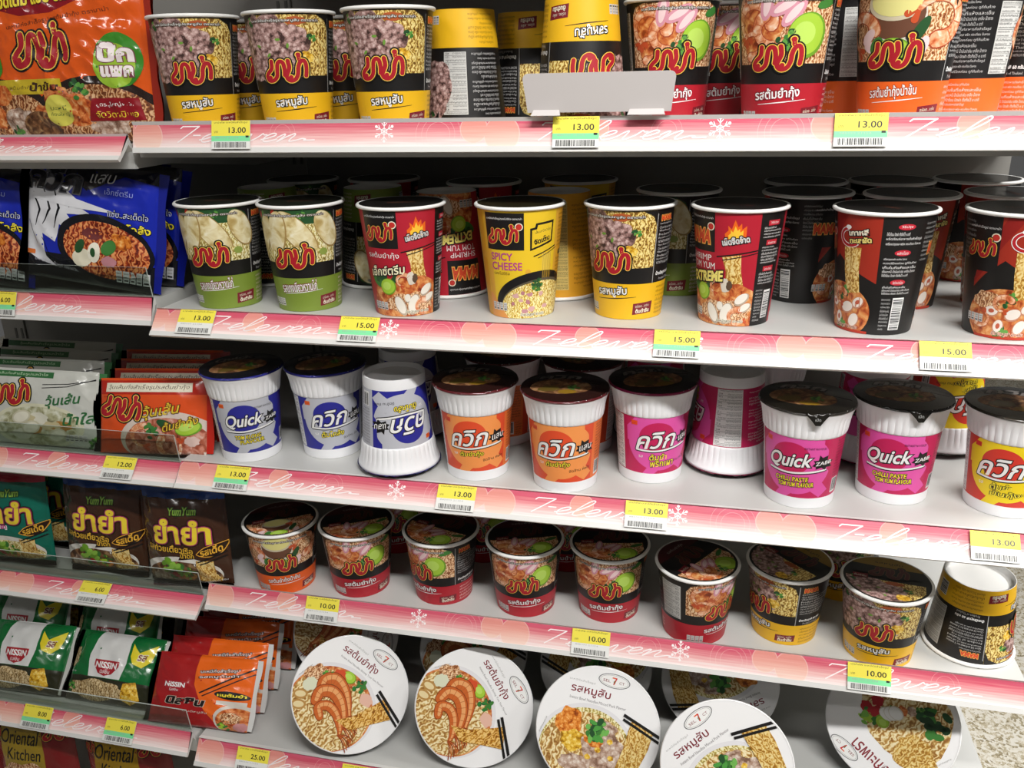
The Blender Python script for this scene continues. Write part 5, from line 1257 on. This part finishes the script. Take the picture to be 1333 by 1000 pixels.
def p_oriental(gold):
    w, h = 118, 110; a = Art(); B = foil('#7E1A1C', .25, .5); G = foil('#A58A24', .24, .5) if not gold else M('#C9A02C', .18, .3, .6)
    a.rect(-w / 2, 0, w / 2, h, B, 0); a.poly([(-40, h - 4), (20, h - 4), (22, h - 40), (20, 0), (-40, 0), (-44, h - 40)], G, 1)
    a.text('Oriental', -12, h - 24, 56, 18, INK, 3, shear=.25, bold=.1); a.text('Kitchen', -8, h - 46, 50, 16, INK, 3, shear=.25, bold=.1)
    a.paste(LOGO, 40, h - 18, .62, 4, 3); a.paste(LOGO, -52, h - 22, .45, 4, 3)
    a.blob(-10, 30, 40, 22, NOODO, 2, 4); leafy(a, 0, 34, 12, 4, 3)
    return pouch(a, w, h, 14, B, 'tb', 11, 1.5, foil('#6A1418', .25, .5), 7)
def p_green_red():
    w, h = 118, 110; a = Art(); B = foil('#7E1A1C', .25, .5)
    a.rect(-w / 2, 0, w / 2, h, B, 0); a.paste(LOGO, 30, h - 22, .9, 4, 3); a.poly([(-59, h - 36), (59, h - 44), (59, h - 62), (-59, h - 58)], foil('#6E9A2A', .25, .5), 1)
    a.text('รสต้มยำ', 0, h - 50, 60, 10, WHITE, 2, [(.8, LEAFD)], bold=.3); a.blob(0, 28, 44, 22, NOODO, 2, 4)
    return pouch(a, w, h, 14, B, 'tb', 12, 1.5, None, 7)
def p_big():
    w, h = 250, 215; a = Art(); B = foil('#E05A18', .18, .7); D = foil('#8E1420', .2, .6); K = M('#2A1C18', .25, .5)
    a.rect(-w / 2, 0, w / 2, h, B, 0); a.poly([(-w / 2, h), (w / 2, h), (w / 2, h - 60), (70, h - 62), (20, h - 78), (-20, h - 80), (-60, h - 70), (-w / 2, h - 54)], D, 1)
    a.text('อร่อยจัดเต็ม แซ่บ บิ๊ก', -18, h - 62, 120, 15, LEMON, 4, [(.9, M('#5A1A10'))], rot=4, bold=.6); a.text('90 กรัม', 62, h - 54, 70, 14, M('#F2D8DC'), 4, [(1.0, D)], rot=-3, bold=.8)
    a.text('บะหมี่กึ่งสำเร็จรูปรสต้มยำกุ้ง ตรามาม่า', 26, h - 84, 130, 6, M('#5A2410'), 3, rot=7)
    a.paste(LOGO, 1, 98, 1.35, 2, 4, scy=1.5)
    a.rect(-60, 52, 22, 68, M('#C9B02C', .25, .5), 3); a.text('รสต้มยำกุ้ง', -32, 59, 36, 5, M('#6A5A1A'), 4, res=1); a.text('น้ำข้น', 0, 60, 36, 9, M('#3A1E12'), 5, bold=.4, shear=.2)
    for cx in (-70, 60):
        a.ell(cx, 14, 84, 56, K, 1, 44); a.ell(cx, 10, 78, 51, food('noodle_big', 'noodle', ['#5A2A14', '#9A5A30', '#C08A58', '#DDB48A'], 1.4), 2, 44)
    for i, (x, y, r) in enumerate(((-80, 30, 20), (-40, 18, 24), (-4, 24, 20), (40, 34, 22), (74, 20, 24), (14, 48, 16), (-60, 52, 14))): a.blob(x, y, r, r * .8, (PRAWN, MINCEB, SOUP)[i % 3], 4, i)
    a.ell(-14, 16, 24, 18, SOUPD, 6, 24); leafy(a, 44, 56, 14, 6, 4); leafy(a, -50, 10, 12, 6, 7)
    a.ell(14, 34, 17, 17, M('#D8D05A', .25, .5), 7, 30); a.text('บะหมี่', 14, 37, 20, 5, M('#3A5A2A'), 8, res=1); a.text('ก้อนใหญ่', 14, 30, 22, 5, M('#3A5A2A'), 8, res=1)
    for cx, s in ((95, .85), (-70, .6)):
        a.ell(cx, 86, 31 * s, 34 * s, M('#3F8A2A', .25, .5), 5, 36); a.ell(cx - 6 * s, 80, 27 * s, 28 * s, M('#9CC23A', .25, .5), 6, 36)
        a.text('บิ๊ก', cx - 2, 94, 42 * s, 22 * s, M('#F2E6E6'), 7, [(1.0, M('#7A3A4A'))], bold=1.4); a.text('แพค', cx - 2, 74, 40 * s, 12 * s, M('#F2E6E6'), 7, [(1.0, M('#7A3A4A'))], bold=.9)
    a.poly([(50, 22), (118, 22), (112, 46), (58, 46)], M('#8E1420', .3, .4), 8); a.text('สูตรจุใหญ่หลัก', 84, 39, 44, 6, WHITE, 9, res=2); a.text('จัดวิตามินเอ', 86, 29, 50, 7, LEMON, 9, res=2)
    return pouch(a, w, h, 22, D, 'lr', 14, 3.4, foil('#9A2A1A', .2, .6), 10, 'noodle_multipack')
for nm, fn in (('blue', p_blue), ('white', p_white), ('orange', p_orange), ('teal', lambda: yum('#0E6A58', '#B01E38', 'เจดากุ้งต้มยำ', '')), ('brown', lambda: yum('#43281A', '#1E4A9A', 'รสก๋วยเตี๋ยวเรือ', 'น้ำตก')),
               ('nissin_green', p_nissin_green), ('nissin_red', p_nissin_red), ('oriental', lambda: p_oriental(False)), ('oriental_gold', lambda: p_oriental(True)), ('green_red', p_green_red), ('big', p_big)): kind(nm, fn)
SIZES = {'blue': (128, 106), 'white': (150, 92), 'orange': (140, 92), 'teal': (108, 112), 'brown': (108, 112), 'nissin_green': (128, 100), 'nissin_red': (122, 106), 'oriental': (118, 110), 'oriental_gold': (118, 110), 'green_red': (118, 110), 'big': (250, 215)}
_fit = {'teal': 1.1, 'brown': 1.12, 'big': (.98, 1, .98), 'white': (1.2, 1, 1.06), 'orange': (1.08, 1, 1.02), 'nissin_green': (1.02, 1, .93), 'nissin_red': (1.2, 1, .84), 'oriental': 1.15, 'oriental_gold': 1.15, 'green_red': 1.15}
def packet(k, label, group, key, br, bl, tilt, yb, yl=None, fit=None, lift=None):
    """bottom corners seen at pixels br, bl on the planes yb (right) and yl (left); leans back by tilt degrees"""
    o = make(k); A, B = at_y(*bl, yb if yl is None else yl), at_y(*br, yb)
    w, h = SIZES[k]; X = (B - A); L = X.length; X.normalize()
    Y = Vector((0, 0, 1)).cross(X).normalized(); Z = X.cross(Y)
    t = math.radians(tilt); Zt = Z * math.cos(t) + Y * math.sin(t); Yt = X.cross(Zt) * -1; Yt = Zt.cross(X)
    m = Matrix((X, Yt, Zt)).transposed(); C = (A + B) / 2
    if k not in _fit: _fit[k] = L / (w * .001)
    s = fit or _fit[k]
    o.rotation_euler = m.to_euler(); s3 = s if isinstance(s, tuple) else (s, s, s); o.scale = s3; s = s3[0]
    if lift is None:
        lo = min((m @ Vector((x * .0005 * w * s, -yy, 0))).z for x in (-1, 1) for yy in (0, .006)); lo -= .0085 * s3[2] if k in ('teal', 'brown', 'oriental', 'oriental_gold', 'green_red') else 0; C.z = SH[key]['z'] - lo + .001 if key else C.z
    o.location = C
    return tag(o, label, 'noodle packet', group)
PB, PC, PD, PE, PF, PA = 'blue packets on the left bay', 'vermicelli packets on the left bay', 'teal and brown packets on the left bay', 'green and red packets on the left bay', 'red and gold packets on the lowest shelf', 'large multipacks'
for a in (
    ('big', 'large orange noodle multipack with green round badge on the top left shelf', PA, 'a', (206, 165), (-40, 170), 6, .075, .075),
    ('big', 'second large multipack behind the front orange one, its dark edge showing', PA, 'a', (214, 150), (-30, 154), 6, .15, .15),
    ('blue', 'blue noodle packet with white angular design at front, facing the aisle', PB, 'b', (203, 400), (40, 372), 10, .045, .045),
    ('blue', 'blue noodle packet cut by the left picture edge', PB, 'b', (50, 404), (-113, 378), 10, .05, .05),
    ('blue', 'blue noodle packet right behind the front one, its right edge showing', PB, 'b', (234, 394), (75, 368), 10, .085, .085),
    ('blue', 'dark noodle packet at the back of the blue packets', PB, 'b', (222, 382), (70, 364), 6, .15, .15),
    ('white', 'white clear-soup vermicelli packet in front of its row', PC, 'c', (128, 588), (-26, 576), 18, .045, .045),
    ('white', 'second white vermicelli packet, just its top with a green band showing', PC, 'c', (136, 570), (-14, 560), 18, .085, .085),
    ('white', 'third white vermicelli packet deeper in the shade', PC, 'c', (146, 550), (-4, 540), 18, .125, .125),
    ('white', 'rearmost white vermicelli packet in deep shade', PC, 'c', (154, 535), (4, 525), 18, .165, .165),
    ('orange', 'orange shrimp vermicelli packet in front of its row', PC, 'c', (281, 590), (119, 586), 20, .04, .04),
    ('orange', 'second orange vermicelli packet, its lettered cream strip showing', PC, 'c', (290, 572), (140, 568), 20, .078, .078),
    ('orange', 'third orange vermicelli packet, cream strip higher up in the shade', PC, 'c', (290, 555), (150, 551), 20, .116, .116),
    ('orange', 'rearmost orange vermicelli packet in deep shade', PC, 'c', (290, 535), (158, 531), 20, .154, .154),
    ('teal', 'teal noodle packet cut by the left picture edge', PD, 'd', (92, 745), (-30, 735), 8, .05, .05),
    ('brown', 'brown noodle packet standing next to the teal one', PD, 'd', (196, 757), (98, 746), 8, .055, .055),
    ('brown', 'brown noodle packet with blue top next to the short orange cup', PD, 'd', (312, 768), (196, 760), 8, .044, .044),
    ('brown', 'dark noodle packet behind the two brown ones', PD, 'd', (255, 735), (150, 728), 8, .11, .11),
    ('teal', 'dark teal noodle packet behind the front teal one', PD, 'd', (120, 730), (20, 722), 8, .10, .10),
    ('nissin_green', 'green noodle packet with red badge on white at the left picture edge', PE, 'e', (92, 918), (-38, 902), 42, -.010, -.010),
    ('nissin_green', 'green noodle packet with red badge on white, right of the leftmost one', PE, 'e', (196, 936), (86, 918), 42, -.006, -.006),
    ('nissin_green', 'second-row green packet, white panel showing above the front right one', PE, 'e', (205, 905), (100, 892), 34, .062, .062),
    ('nissin_green', 'second-row green packet behind the leftmost green one', PE, 'e', (95, 888), (-20, 875), 34, .062, .062),
    ('nissin_green', 'third-row green packet, pale top just under the shelf above', PE, 'e', (140, 880), (40, 870), 28, .13, .13),
    ('nissin_green', 'third-row green packet beside the red packets, in shade', PE, 'e', (238, 890), (138, 880), 28, .13, .13),
    ('nissin_red', 'red and orange noodle packet with white end seals, frontmost of its row', PE, 'e', (325, 966), (193, 950), 38, -.022, -.022),
    ('nissin_red', 'red and orange noodle packet, second of its row', PE, 'e', (338, 935), (215, 921), 34, .014, .014),
    ('nissin_red', 'red and orange noodle packet, third of its row', PE, 'e', (360, 915), (236, 902), 30, .06, .06),
    ('nissin_red', 'red and orange noodle packet, rearmost of its row', PE, 'e', (385, 898), (262, 885), 26, .105, .105)):
    packet(*a)
for k, br, bl, y, lb in (
    ('green_red', (32, 1075), (-80, 1062), -.02, 'red packet with green band at the bottom left corner'),
    ('oriental', (140, 1100), (15, 1085), -.02, 'dark red packet with Oriental lettering on a gold panel'),
    ('oriental_gold', (250, 1112), (140, 1100), -.02, 'shiny gold and red packet right of the Oriental lettered one')):
    packet(k, lb, PF, 6, br, bl, 8, y)
for m in list(bpy.data.meshes):
    if m.users == 0: bpy.data.meshes.remove(m)
